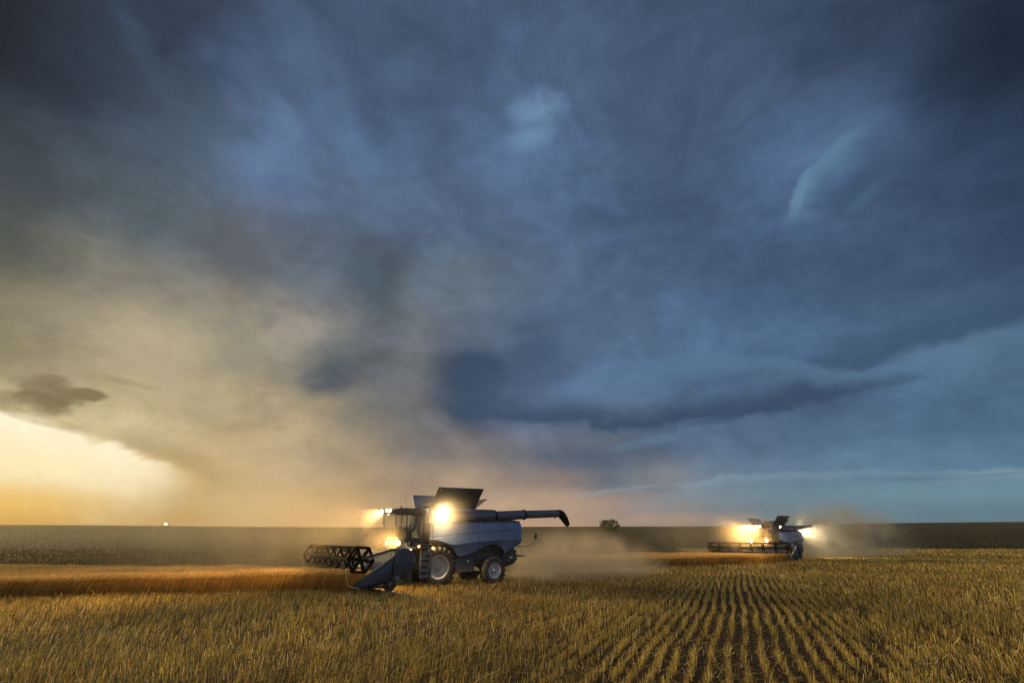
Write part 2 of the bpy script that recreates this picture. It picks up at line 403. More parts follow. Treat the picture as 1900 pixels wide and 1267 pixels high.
class MB:
    def __init__(s):
        s.v, s.f, s.sm = [], [], []

    def add(s, vs, fs, smooth=False):
        b = len(s.v)
        s.v += [tuple(map(float, p)) for p in vs]
        s.f += [tuple(b + i for i in f) for f in fs]
        s.sm += [smooth] * len(fs)

    def box(s, x0, x1, y0, y1, z0, z1):
        s.add([(x0, y0, z0), (x1, y0, z0), (x1, y1, z0), (x0, y1, z0), (x0, y0, z1), (x1, y0, z1), (x1, y1, z1), (x0, y1, z1)],
              [(0, 3, 2, 1), (4, 5, 6, 7), (0, 1, 5, 4), (1, 2, 6, 5), (2, 3, 7, 6), (3, 0, 4, 7)])

    def hexa(s, p):
        """8 corners: 4 bottom, 4 top"""
        s.add(p, [(0, 3, 2, 1), (4, 5, 6, 7), (0, 1, 5, 4), (1, 2, 6, 5), (2, 3, 7, 6), (3, 0, 4, 7)])

    def prism(s, poly, y0, y1, inset=0.0, ch=0.0):
        """outline in x,z extruded along y; the y1 side is chamfered"""
        n = len(poly)
        c = np.mean(np.array(poly), 0)
        rings = [[(p[0], y0, p[1]) for p in poly]]
        if inset > 0:
            rings.append([(p[0], y1 - math.copysign(ch, y1 - y0), p[1]) for p in poly])
            q = []
            for i in range(n):
                a, b, d_ = np.array(poly[i - 1]), np.array(poly[i]), np.array(poly[(i + 1) % n])
                e1 = (b - a) / (np.linalg.norm(b - a) + 1e-9)
                e2 = (d_ - b) / (np.linalg.norm(d_ - b) + 1e-9)
                nn = np.array([e1[1] + e2[1], -e1[0] - e2[0]])
                nn /= np.linalg.norm(nn) + 1e-9
                if np.dot(nn, c - b) < 0 and True:
                    pass
                sgn = s._orient(poly)
                q.append(tuple(b - sgn * nn * inset))
            rings.append([(p[0], y1, p[1]) for p in q])
        else:
            rings.append([(p[0], y1, p[1]) for p in poly])
        vs = [p for r in rings for p in r]
        fs = [tuple(range(n))[::-1], tuple((len(rings) - 1) * n + i for i in range(n))]
        for k in range(len(rings) - 1):
            for i in range(n):
                j = (i + 1) % n
                fs.append((k * n + i, k * n + j, (k + 1) * n + j, (k + 1) * n + i))
        s.add(vs, fs)

    @staticmethod
    def _orient(poly):
        a = 0
        for i in range(len(poly)):
            x0, y0 = poly[i - 1]
            x1, y1 = poly[i]
            a += x0 * y1 - x1 * y0
        return 1.0 if a > 0 else -1.0

    def tube(s, pts, r, n=10, caps=True):
        pts = [np.array(p, float) for p in pts]
        rs = r if isinstance(r, (list, tuple)) else [r] * len(pts)
        rings = []
        up = None
        for i, p in enumerate(pts):
            a = pts[max(i - 1, 0)]
            b = pts[min(i + 1, len(pts) - 1)]
            t = (b - a) / (np.linalg.norm(b - a) + 1e-12)
            if up is None:
                up = np.array([0, 0, 1.0]) if abs(t[2]) < 0.9 else np.array([1.0, 0, 0])
            u = np.cross(t, up)
            u /= np.linalg.norm(u) + 1e-12
            w = np.cross(u, t)
            up = w
            rings.append([p + rs[i] * (cos(2 * pi * k / n) * u + sin(2 * pi * k / n) * w) for k in range(n)])
        vs = [q for rr in rings for q in rr]
        fs = []
        for i in range(len(pts) - 1):
            for k in range(n):
                l = (k + 1) % n
                fs.append((i * n + k, i * n + l, (i + 1) * n + l, (i + 1) * n + k))
        s.add(vs, fs, n > 6)
        if caps:
            b = len(vs)
            s.add(rings[0], [tuple(range(n))[::-1]])
            s.add(rings[-1], [tuple(range(n))])

    def lathe(s, prof, cx, cy, cz, n=40, smooth=True, sgn=1):
        """profile of (radius, y offset) turned about the y axis"""
        vs, fs = [], []
        m = len(prof)
        for k in range(n):
            a = 2 * pi * k / n
            for r, y in prof:
                vs.append((cx + r * cos(a), cy + sgn * y, cz + r * sin(a)))
        for k in range(n):
            l = (k + 1) % n
            for i in range(m - 1):
                fs.append((k * m + i, k * m + i + 1, l * m + i + 1, l * m + i))
        s.add(vs, fs, smooth)

    def build(s, name, mat, parent=None, bevel=0.0, loc=None):
        me = bpy.data.meshes.new(name)
        me.from_pydata(s.v, [], s.f)
        me.materials.append(mat)
        me.polygons.foreach_set('use_smooth', s.sm)
        me.update()
        o = bpy.data.objects.new(name, me)
        if loc:
            o.location = loc
        link(o, parent)
        if bevel > 0:
            b = o.modifiers.new('bevel', 'BEVEL')
            b.width = bevel
            b.segments = 2
            b.limit_method = 'ANGLE'
            b.angle_limit = R_(35)
        return o


# ------------------------------------------------------------------ materials
def new_mat(name):
    m = bpy.data.materials.new(name)
    m.use_nodes = True
    m.node_tree.nodes.clear()
    return m, NT(m.node_tree)


def surf(name, col, rough=0.5, metal=0.0, col2=None, nscale=3.0, amount=0.6, bump=0.0, dust=None, spec=0.5):
    m, N = new_mat(name)
    p = N.n('ShaderNodeBsdfPrincipled')
    o = N.n('ShaderNodeOutputMaterial')
    m.node_tree.links.new(p.outputs[0], o.inputs[0])
    tc = N.n('ShaderNodeTexCoord').outputs['Object']
    c = tuple(col) + (1,)
    nz = N.noise(tc, nscale, 6, 0.65)
    if col2 is not None:
        c = N.mix(N.m('MULTIPLY', N.smooth(nz, 0.35, 0.68), amount), c, tuple(col2) + (1,))
    if dust:
        nz2 = N.noise(N.scale(tc, (1.0, 1.0, 3.5)), 2.3, 7, 0.7)
        c = N.mix(N.m('MULTIPLY', N.smooth(nz2, 0.4, 0.75), dust), c, (0.30, 0.25, 0.17, 1))
    N.put(p.inputs['Base Color'], c)
    N.put(p.inputs['Roughness'], N.m('ADD', N.m('MULTIPLY', N.m('SUBTRACT', nz, 0.5), 0.35), rough))
    p.inputs['Metallic'].default_value = metal
    p.inputs['Specular IOR Level'].default_value = spec
    if bump:
        b = N.n('ShaderNodeBump')
        b.inputs['Strength'].default_value = bump
        b.inputs['Distance'].default_value = 0.02
        N.put(b.inputs['Height'], N.noise(tc, nscale * 6, 4, 0.6))
        m.node_tree.links.new(b.outputs[0], p.inputs['Normal'])
    return m


def emit(name, col, strength):
    m, N = new_mat(name)
    e = N.n('ShaderNodeEmission')
    e.inputs[0].default_value = tuple(col) + (1,)
    e.inputs[1].default_value = strength
    o = N.n('ShaderNodeOutputMaterial')
    m.node_tree.links.new(e.outputs[0], o.inputs[0])
    return m


M = {}
M['panel'] = surf('silver_paint', (0.145, 0.205, 0.32), 0.38, 0.35, (0.105, 0.15, 0.235), 1.4, 0.7, dust=0.10)
M['dark'] = surf('dark_frame_paint', (0.035, 0.04, 0.045), 0.55, 0.0, (0.07, 0.07, 0.065), 4, 0.6, dust=0.25)
M['header'] = surf('header_blue_grey_paint', (0.036, 0.056, 0.082), 0.40, 0.0, (0.026, 0.038, 0.052), 2.0, 0.6, dust=0.06)
M['black'] = surf('black_steel', (0.008, 0.007, 0.006), 0.6, 0.0, (0.014, 0.010, 0.007), 9, 0.5, spec=0.15)
M['reel'] = surf('reel_paint', (0.005, 0.0045, 0.004), 0.8, 0.0, (0.009, 0.006, 0.004), 9, 0.5, spec=0.05)
M['flap'] = surf('tank_flap_steel', (0.05, 0.055, 0.065), 0.5, 0.2, (0.09, 0.09, 0.09), 2, 0.5)
M['auger'] = surf('auger_tube_paint', (0.10, 0.115, 0.15), 0.38, 0.15, (0.06, 0.07, 0.09), 3, 0.6, dust=0.15)
M['tyre'] = surf('dusty_rubber', (0.028, 0.026, 0.023), 0.85, 0.0, (0.12, 0.10, 0.065), 3, 0.85, 0.25)
M['rim'] = surf('cream_rim_paint', (0.62, 0.60, 0.52), 0.5, 0.0, (0.42, 0.38, 0.28), 4, 0.7, dust=0.3)
M['rimgrey'] = surf('silver_rim_paint', (0.5, 0.52, 0.54), 0.45, 0.2, (0.35, 0.33, 0.28), 4, 0.6, dust=0.3)
M['step'] = surf('ladder_aluminium', (0.20, 0.20, 0.20), 0.45, 0.4, (0.10, 0.10, 0.10), 5, 0.6, dust=0.3)
M['grain'] = surf('wheat_grain', (0.42, 0.25, 0.10), 0.9, 0, (0.30, 0.17, 0.07), 12, 0.7, 0.6)
M['white'] = surf('white_sticker', (0.8, 0.8, 0.8), 0.6)
M['yellowrod'] = surf('yellow_rod_paint', (0.55, 0.47, 0.22), 0.5, 0, (0.4, 0.33, 0.15), 6, 0.5)
M['seat'] = surf('seat_cloth', (0.05, 0.05, 0.055), 0.9)
M['amber'] = surf('amber_plastic', (0.75, 0.20, 0.03), 0.35)
M['galv'] = surf('galvanised_steel', (0.42, 0.43, 0.44), 0.38, 0.5, (0.3, 0.28, 0.24), 6, 0.6)
M['lamp'] = emit('work_lamp_glow', (1.0, 0.80, 0.45), 60)
M['lampsoft'] = emit('small_lamp_glow', (1.0, 0.76, 0.42), 14)
M['glowamber'] = emit('amber_marker_glow', (1.0, 0.30, 0.03), 70)


def glass_mat():
    m, N = new_mat('cab_glass')
    tr = N.n('ShaderNodeBsdfTransparent')
    tr.inputs[0].default_value = (0.74, 0.76, 0.74, 1)
    g = N.n('ShaderNodeBsdfGlossy')
    g.inputs['Roughness'].default_value = 0.08
    g.inputs[0].default_value = (0.9, 0.9, 0.9, 1)
    lw = N.n('ShaderNodeLayerWeight')
    lw.inputs[0].default_value = 0.25
    mx = N.n('ShaderNodeMixShader')
    N.put(mx.inputs[0], N.m('MULTIPLY_ADD', lw.outputs['Fresnel'], 0.8, 0.06))
    m.node_tree.links.new(tr.outputs[0], mx.inputs[1])
    m.node_tree.links.new(g.outputs[0], mx.inputs[2])
    o = N.n('ShaderNodeOutputMaterial')
    m.node_tree.links.new(mx.outputs[0], o.inputs[0])
    return m


M['glass'] = glass_mat()


def straw_mat(name, gain=1.0):
    """per stalk colour comes with the mesh; thin straw lets some light through"""
    m, N = new_mat(name)
    at = N.n('ShaderNodeAttribute', attribute_name='straw')
    d = N.n('ShaderNodeBsdfDiffuse')
    tl = N.n('ShaderNodeBsdfTranslucent')
    m.node_tree.links.new(at.outputs['Color'], d.inputs[0])
    m.node_tree.links.new(at.outputs['Color'], tl.inputs[0])
    mx = N.n('ShaderNodeMixShader')
    mx.inputs[0].default_value = 0.32
    m.node_tree.links.new(d.outputs[0], mx.inputs[1])
    m.node_tree.links.new(tl.outputs[0], mx.inputs[2])
    o = N.n('ShaderNodeOutputMaterial')
    m.node_tree.links.new(mx.outputs[0], o.inputs[0])
    return m


M['straw'] = straw_mat('straw')

# ------------------------------------------------------------------ ground
ROW = R_(23.5)
RD = np.array([sin(ROW), cos(ROW)])       # along the drill rows
RP = np.array([cos(ROW), -sin(ROW)])      # across them
SP = 0.325


def build_ground():
    def axis(a, b, fine0, fine1, st):
        mid = np.arange(fine0, fine1 + st, st)
        lo = [fine0]
        q = st
        while lo[-1] > a:
            q *= 1.16
            lo.append(lo[-1] - q)
        hi = [fine1 + st]
        q = st
        while hi[-1] < b:
            q *= 1.16
            hi.append(hi[-1] + q)
        return np.array(sorted(set(lo[1:])) + list(mid) + hi)
    xs = axis(-2600, 2600, -45, 60, 1.0)
    ys = axis(-200, 3200, 0, 90, 1.0)
    X, Y = np.meshgrid(xs, ys)
    Z = ground_z(X, Y)
    nx, ny = len(xs), len(ys)
    vs = np.stack([X.ravel(), Y.ravel(), Z.ravel()], 1)
    idx = np.arange(nx * ny).reshape(ny, nx)
    q = np.stack([idx[:-1, :-1], idx[:-1, 1:], idx[1:, 1:], idx[1:, :-1]], -1).reshape(-1, 4)
    me = bpy.data.meshes.new('ground')
    me.from_pydata(vs.tolist(), [], q.tolist())
    me.polygons.foreach_set('use_smooth', [True] * len(me.polygons))
    m, N = new_mat('field_soil_and_straw')
    p = N.n('ShaderNodeBsdfPrincipled')
    p.inputs['Roughness'].default_value = 0.95
    p.inputs['Specular IOR Level'].default_value = 0.1
    o = N.n('ShaderNodeOutputMaterial')
    m.node_tree.links.new(p.outputs[0], o.inputs[0])
    pos = N.n('ShaderNodeNewGeometry').outputs['Position']
    sx = N.n('ShaderNodeSeparateXYZ')
    N.put(sx.inputs[0], pos)
    x, y = sx.outputs[0], sx.outputs[1]
    n_f = N.noise(pos, 9.0, 6, 0.7)
    n_m = N.noise(pos, 0.55, 5, 0.6)
    n_l = N.noise(pos, 0.035, 4, 0.55)
    soil = N.mix(N.smooth(n_f, 0.38, 0.66), (0.020, 0.013, 0.007, 1), (0.10, 0.065, 0.026, 1))
    # drill rows seen from far: straw bands
    across = N.m('MULTIPLY_ADD', y, float(RP[1]), N.m('MULTIPLY', x, float(RP[0])))
    across = N.m('ADD', across, N.m('MULTIPLY', N.m('SUBTRACT', N.noise(pos, 0.12, 2, 0.5), 0.5), 0.5))
    band = N.m('MULTIPLY_ADD', N.m('SINE', N.m('MULTIPLY', across, 2 * pi / (SP * 2))), 0.5, 0.5)
    dist = N.m('SQRT', N.m('ADD', N.m('MULTIPLY', x, x), N.m('MULTIPLY', y, y)))
    far = N.smooth(dist, 45, 120)
    stub = N.mix(N.smooth(N.m('ADD', N.m('MULTIPLY', n_m, 0.7), N.m('MULTIPLY', n_f, 0.5)), 0.4, 0.85), (0.145, 0.095, 0.030, 1), (0.26, 0.17, 0.055, 1))
    stub = N.mix(N.m('MULTIPLY', band, 0.35), stub, (0.10, 0.066, 0.022, 1))
    c = N.mix(far, soil, stub)
    # the fields beyond
    rel = N.m('ADD', y, N.m('MULTIPLY', N.m('ABSOLUTE', x), 0.12))
    edge = N.m('ADD', N.m('MULTIPLY', N.smooth(x, 27.0, 42.0), 78.0), N.m('ADD', N.m('MULTIPLY', N.smooth(x, -15.0, 6.0), 22.0), 38.0))
    edge = N.m('ADD', edge, N.m('MULTIPLY', N.m('SUBTRACT', N.noise(pos, 0.02, 2, 0.5), 0.5), 5.0))
    msk = N.smooth(N.m('SUBTRACT', rel, edge), -2.0, 3.0)
    g = N.mix(N.smooth(n_l, 0.35, 0.65), (0.018, 0.016, 0.006, 1), (0.036, 0.027, 0.011, 1))
    g = N.mix(N.m('MULTIPLY', N.smooth(n_m, 0.4, 0.7), 0.5), g, (0.04, 0.042, 0.018, 1))
    # darker green ground on the right
    g = N.mix(N.smooth(N.m('DIVIDE', x, dist), 0.50, 0.58), g, N.mix(N.smooth(n_l, 0.4, 0.6), (0.006, 0.011, 0.006, 1), (0.016, 0.020, 0.009, 1)))
    # thin pale track across the far slope
    tr = N.m('MULTIPLY', N.smooth(N.m('ABSOLUTE', N.m('SUBTRACT', rel, 330.0)), 7.0, 3.0), N.smooth(x, 130, 180))
    g = N.mix(N.m('MULTIPLY', tr, 0.5), g, (0.12, 0.12, 0.09, 1))
    c = N.mix(msk, c, g)
    N.put(p.inputs['Base Color'], c)
    b = N.n('ShaderNodeBump')
    b.inputs['Strength'].default_value = 0.6
    b.inputs['Distance'].default_value = 0.05
    N.put(b.inputs['Height'], n_f)
    m.node_tree.links.new(b.outputs[0], p.inputs['Normal'])
    me.materials.append(m)
    o = bpy.data.objects.new('ground', me)
    link(o)
    tag(o, kind='structure', label='wide flat harvested wheat field rising to a low hill on the horizon')


build_ground()

# ------------------------------------------------------------------ poses of the machines
TH1 = R_(32)
O1 = np.array([-4.842, 29.666])
TH2 = R_(35)


def frame(th):
    return np.array([-cos(th), -sin(th)]), np.array([sin(th), -cos(th)])


A1, L1 = frame(TH1)
A2, L2 = frame(TH2)
TIP2 = np.array([29.7, 56.2])
O2 = TIP2 - 5.3 * A2 - 5.3 * L2
HW = 5.3


def loc2w(O, A, L, x, y):
    return O + A * x + L * y


def inpoly(px, py, poly):
    ins = np.zeros(px.shape, bool)
    n = len(poly)
    for i in range(n):
        x0, y0 = poly[i - 1]
        x1, y1 = poly[i]
        c = ((y0 > py) != (y1 > py)) & (px < (x1 - x0) * (py - y0) / (y1 - y0 + 1e-12) + x0)
        ins ^= c
    return ins


nearc = loc2w(O1, A1, L1, 4.75, 5.05)
farc = loc2w(O1, A1, L1, 4.55, -5.3)
WHEAT1 = [tuple(nearc), (-8.6, 22.4), (-20.1, 21.2), (-62, 17.0), (-62, 37.5), (-32, 34.6), tuple(farc)]
n2c = loc2w(O2, A2, L2, 4.7, 5.05)
f2c = loc2w(O2, A2, L2, 4.5, -5.3)
WHEAT2 = [tuple(n2c), (16.6, 49.8), (8.1, 44.8), (-2.0, 39.0), (-8.5, 47.5), (2.2, 54.0), (11, 59.5), tuple(f2c)]


def cards(name, base, h, w, lean, rot, cols, bend=None, heads=None, label=None, topw=0.5):
    """thin upright strips: base (n,3), height, width, lean (n,2) at the tip, rot = facing; optional seed heads (len, width)"""
    n = len(base)
    dx = np.stack([np.cos(rot), np.sin(rot), np.zeros(n)], 1)
    wv = dx * (w[:, None] * 0.5)
    top = base + np.stack([lean[:, 0], lean[:, 1], h], 1)
    if bend is None:
        V = np.stack([base - wv, base + wv, top + wv * topw, top - wv * topw], 1)
        F = np.arange(n * 4).reshape(n, 4)
        nv = 4
    else:
        mid = base + np.stack([lean[:, 0] * 0.28, lean[:, 1] * 0.28, h * 0.55], 1)
        V = np.stack([base - wv, base + wv, mid + wv * 0.8, mid - wv * 0.8, top + wv * topw, top - wv * topw], 1)
        o = np.arange(n) * 6
        F = np.concatenate([np.stack([o, o + 1, o + 2, o + 3], 1), np.stack([o + 3, o + 2, o + 4, o + 5], 1)], 0)
        nv = 6
    V = V.reshape(-1, 3)
    C = np.repeat(cols, nv, 0)
    if heads is not None:
        hl, hw, hc = heads
        dirv = np.stack([lean[:, 0] * 1.6, lean[:, 1] * 1.6, h * 0.55], 1)
        dirv /= np.linalg.norm(dirv, axis=1)[:, None]
        e = top + dirv * hl[:, None]
        mid = top + dirv * hl[:, None] * 0.45
        hv = dx * (hw[:, None] * 0.5)
        H = np.stack([top, mid + hv, e, mid - hv], 1).reshape(-1, 3)
        b = len(V)
        V = np.concatenate([V, H])
        F = np.concatenate([F, b + np.arange(n * 4).reshape(n, 4)])
        C = np.concatenate([C, np.repeat(hc, 4, 0)])
    me = bpy.data.meshes.new(name)
    me.vertices.add(len(V))
    me.vertices.foreach_set('co', V.astype(np.float32).ravel())
    me.loops.add(len(F) * 4)
    me.loops.foreach_set('vertex_index', F.astype(np.int32).ravel())
    me.polygons.add(len(F))
    me.polygons.foreach_set('loop_start', np.arange(0, len(F) * 4, 4, dtype=np.int32))
    me.update(calc_edges=True)
    ca = me.color_attributes.new('straw', 'FLOAT_COLOR', 'POINT')
    ca.data.foreach_set('color', np.concatenate([C, np.ones((len(C), 1))], 1).astype(np.float32).ravel())
    me.materials.append(M['straw'])
    o = bpy.data.objects.new(name, me)
    link(o)
    tag(o, label=label, kind='stuff')
    return o


def vnoise(x, y, s, seed=0):
    """smooth value noise"""
    r = np.random.default_rng(seed)
    T = r.random((64, 64))
    u, v = x * s, y * s
    i, j = np.floor(u).astype(int), np.floor(v).astype(int)
    fu, fv = u - i, v - j
    fu = fu * fu * (3 - 2 * fu)
    fv = fv * fv * (3 - 2 * fv)
    g = lambda a, b: T[a % 64, b % 64]
    return (g(i, j) * (1 - fu) + g(i + 1, j) * fu) * (1 - fv) + (g(i, j + 1) * (1 - fu) + g(i + 1, j + 1) * fu) * fv


STRAW = np.array([(0.60, 0.43, 0.13), (0.50, 0.33, 0.085), (0.72, 0.55, 0.24), (0.33, 0.19, 0.055), (0.43, 0.37, 0.08), (0.24, 0.25, 0.065)])


def straw_cols(n, x, y, w=(0.28, 0.25, 0.14, 0.13, 0.13, 0.07)):
    k = rng.choice(6, n, p=w)
    c = STRAW[k] * (0.30 + 1.35 * rng.random((n, 1)) ** 1.3)
    pat = vnoise(x, y, 0.35, 3)
    c *= (0.72 + 0.5 * pat)[:, None]
    return c


def build_stubble():
    bands = [  # d0, d1, stalks per metre of row, width, height
        (6.5, 14.0, 84, 0.0078, 0.20), (14.0, 24.0, 56, 0.0105, 0.21), (24.0, 42.0, 24, 0.018, 0.23), (42.0, 75.0, 9, 0.034, 0.24), (75.0, 150.0, 2.6, 0.12, 0.30)]
    B, Hh, Ww, Ln, Rt, Cl = [], [], [], [], [], []
    for d0, d1, dens, w, h in bands:
        # candidate area: wedge in front of the camera, with a margin at its sides
        mg = 3.0
        xm = d1 * 1.10 + mg
        n_try = int((2 * xm) * (d1 - d0 * 0.9) * dens / SP)
        parts = max(1, n_try // 2000000 + 1)
        for _ in range(parts):
            n = n_try // parts
            y = rng.uniform(d0 * 0.85, d1, n)
            x = rng.uniform(-xm, xm, n)
            ax = np.abs(x)
            dd = np.hypot(x * 0.55, y)
            ok = (dd >= d0) & (dd < d1) & (ax < y * 1.08 + mg)
            x, y = x[ok], y[ok]
            # snap onto drill rows
            s = x * RD[0] + y * RD[1]
            t = x * RP[0] + y * RP[1]
            wig = 0.12 * np.sin(s * 0.11 + 0.4) + 0.04 * np.sin(s * 0.37 + t * 0.05) + 0.03 * np.sin(s * 1.3)
            k = np.round((t - wig) / SP)
            jit = rng.normal(0, 0.033, len(x)) + 0.028 * np.sin(k * 12.9898)
            t = k * SP + wig + jit
            x = s * RD[0] + t * RP[0]
            y = s * RD[1] + t * RP[1]
            # gaps in the rows
            gap = vnoise(s * 1.0 + k * 7.3, k * 3.1, 0.9, 11)
            ok = rng.random(len(x)) < (0.12 + 1.35 * gap)
            ok &= ~inpoly(x, y, WHEAT1) & ~inpoly(x, y, WHEAT2)
            # right of the edge of the gold field only
            ok &= (y + 0.12 * np.abs(x)) < 37 + 22 * smoothstep(x, -15, 6) + 78 * smoothstep(x, 27, 42)
            # pressed flat under the tyres
            for O, A, L in ((O1, A1, L1), (O2, A2, L2)):
                lx = (x - O[0]) * A[0] + (y - O[1]) * A[1]
                ly = (x - O[0]) * L[0] + (y - O[1]) * L[1]
                ok &= ~((lx < 0.5) & (lx > -40) & (np.abs(np.abs(ly) - 1.5) < 0.36))
                ok &= ~((lx > 2.6) & (lx < 4.6) & (np.abs(ly) < 5.3))
            x, y = x[ok], y[ok]
            n = len(x)
            hh = h * (0.70 + 0.42 * vnoise(x, y, 0.45, 5) + 0.20 * vnoise(x, y, 1.6, 6)) * rng.uniform(0.72, 1.12, n)
            ln = rng.normal(0, 0.035, (n, 2)) + np.stack([0.05 * (vnoise(x, y, 0.3, 8) - 0.3), 0.04 * (vnoise(x, y, 0.3, 9) - 0.5)], 1)
            B.append(np.stack([x, y, ground_z(x, y) - 0.01], 1))
            Hh.append(hh)
            Ww.append(w * rng.uniform(0.6, 1.35, n))
            Ln.append(ln)
            Rt.append(rng.uniform(0, pi, n) if d1 < 30 else rng.normal(0, 0.5, n) + np.arctan2(-x, y))
            Cl.append(straw_cols(n, x, y) * (1.0 if d1 < 60 else 0.9))
    # broken straws and leaves leaning about between the rows
    n = 26000
    y = 6.5 + 26 * rng.random(n) ** 1.5
    x = rng.uniform(-1, 1, n) * (y * 1.08 + 2)
    ok = ~inpoly(x, y, WHEAT1)
    x, y = x[ok], y[ok]
    n = len(x)
    a = rng.uniform(0, 2 * pi, n)
    l = rng.uniform(0.08, 0.30, n)
    zz = ground_z(x, y) + rng.uniform(0.01, 0.30, n)
    B.append(np.stack([x, y, zz], 1))
    Hh.append(rng.normal(0.02, 0.05, n))
    Ww.append(rng.uniform(0.004, 0.008, n) * (1 + y / 25))
    Ln.append(np.stack([np.cos(a) * l, np.sin(a) * l], 1))
    Rt.append(a + pi / 2)
    Cl.append(straw_cols(n, x, y) * 1.3)
    cards('stubble', np.concatenate(B), np.concatenate(Hh), np.concatenate(Ww), np.concatenate(Ln), np.concatenate(Rt), np.concatenate(Cl),
          label='golden cut wheat stubble standing in drill rows across the foreground', topw=0.8)


build_stubble()


def build_wheat(name, poly, box, dens, w, h, lab, fw=1.0):
    x0, x1, y0, y1 = box
    n = int((x1 - x0) * (y1 - y0) * dens)
    x = rng.uniform(x0, x1, n)
    y = rng.uniform(y0, y1, n)
    # ragged edge
    jx = x + 0.25 * (vnoise(x, y, 1.7, 21) - 0.5)
    jy = y + 0.55 * (vnoise(x, y, 1.1, 22) - 0.5)
    ok = inpoly(jx, jy, poly)
    # drill rows, seen on the cut face
    x, y = x[ok], y[ok]
    n = len(x)
    hh = h * (0.90 + 0.16 * vnoise(x, y, 0.55, 31) + 0.07 * vnoise(x, y, 2.2, 32)) * rng.uniform(0.86, 1.08, n)
    lean = np.stack([rng.normal(0.11, 0.06, n) + 0.16 * vnoise(x, y, 0.4, 33), rng.normal(-0.02, 0.06, n)], 1)
    rot = rng.normal(0, 0.7, n) + np.arctan2(-x, y)
    c = straw_cols(n, x, y, (0.3, 0.3, 0.12, 0.14, 0.09, 0.05)) * np.array([0.64, 0.54, 0.44])  # stems duller than the heads, darkened further for the unlit cut face
    hc = np.array([(0.50, 0.335, 0.14)]) * rng.uniform(0.65, 1.2, (n, 1))
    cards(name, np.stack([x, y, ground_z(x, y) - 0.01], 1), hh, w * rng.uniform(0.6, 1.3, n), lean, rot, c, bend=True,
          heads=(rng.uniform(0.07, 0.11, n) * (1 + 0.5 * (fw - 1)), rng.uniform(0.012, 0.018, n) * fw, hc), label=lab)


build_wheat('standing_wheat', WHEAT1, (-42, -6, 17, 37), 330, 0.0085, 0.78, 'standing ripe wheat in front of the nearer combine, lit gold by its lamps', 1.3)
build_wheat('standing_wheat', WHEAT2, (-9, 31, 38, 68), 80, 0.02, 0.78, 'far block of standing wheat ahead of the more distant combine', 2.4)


def build_far_grass():
    n = 130000
    y = 37 + 420 * rng.random(n) ** 2.2
    x = rng.uniform(-1.12, 1.0, n) * y
    e = 37 + 22 * smoothstep(x, -15, 6) + 78 * smoothstep(x, 27, 42)
    ok = (y + 0.12 * np.abs(x) > e - 0.5) & ~inpoly(x, y, WHEAT1) & ~inpoly(x, y, WHEAT2)
    x, y = x[ok], y[ok]
    n = len(x)
    pat = vnoise(x, y, 0.12, 41) * 0.6 + vnoise(x, y, 0.5, 42) * 0.4
    c = np.array([(0.092, 0.068, 0.026)]) * (0.65 + 0.8 * pat)[:, None] * rng.uniform(0.7, 1.3, (n, 1))
    k = rng.random(n) < 0.15
    c[k] = c[k] * np.array([1.6, 1.4, 1.2])
    cards('weedy_grass', np.stack([x, y, ground_z(x, y) - 0.01], 1), rng.uniform(0.12, 0.34, n), rng.uniform(0.02, 0.05, n) * (0.5 + y / 45), rng.normal(0.03, 0.06, (n, 2)),
          rng.normal(0, 0.6, n) + np.arctan2(-x, y), c, label='dark olive weedy ground beyond the wheat strips', topw=0.4)


build_far_grass()


# ------------------------------------------------------------------ the combine harvester
def make_lamp(parent, name, x, y, z, r, direction, energy, mat, spot=None, blend=0.6, size=0.06, col=(1.0, 0.74, 0.38), housing=True):
    d = np.array(direction, float)
    d /= np.linalg.norm(d)
    p = np.array([x, y, z], float)
    mb = MB()
    mb.tube([p - d * 0.10, p - d * 0.03, p - d * 0.001], [r * 0.55, r * 1.12, r * 1.15], 14)
    lo = mb.build(name, M['black'], parent)
    g = MB()
    g.tube([p - d * 0.02, p + d * 0.012], [r, r * 0.98], 14)
    g.build('lens', mat, lo)
    if energy > 0:
        if spot:
            ld = bpy.data.lights.new('lamp_light', 'SPOT')
            ld.spot_size = R_(spot)
            ld.spot_blend = blend
        else:
            ld = bpy.data.lights.new('lamp_light', 'POINT')
        ld.energy = energy
        ld.color = col
        ld.shadow_soft_size = size
        l = bpy.data.objects.new('lamp_light', ld)
        q = p + d * (0.03 + size)
        l.location = q
        from mathutils import Vector
        l.rotation_euler = Vector(tuple(-d)).to_track_quat('Z', 'Y').to_euler()
        link(l, lo)
    return lo


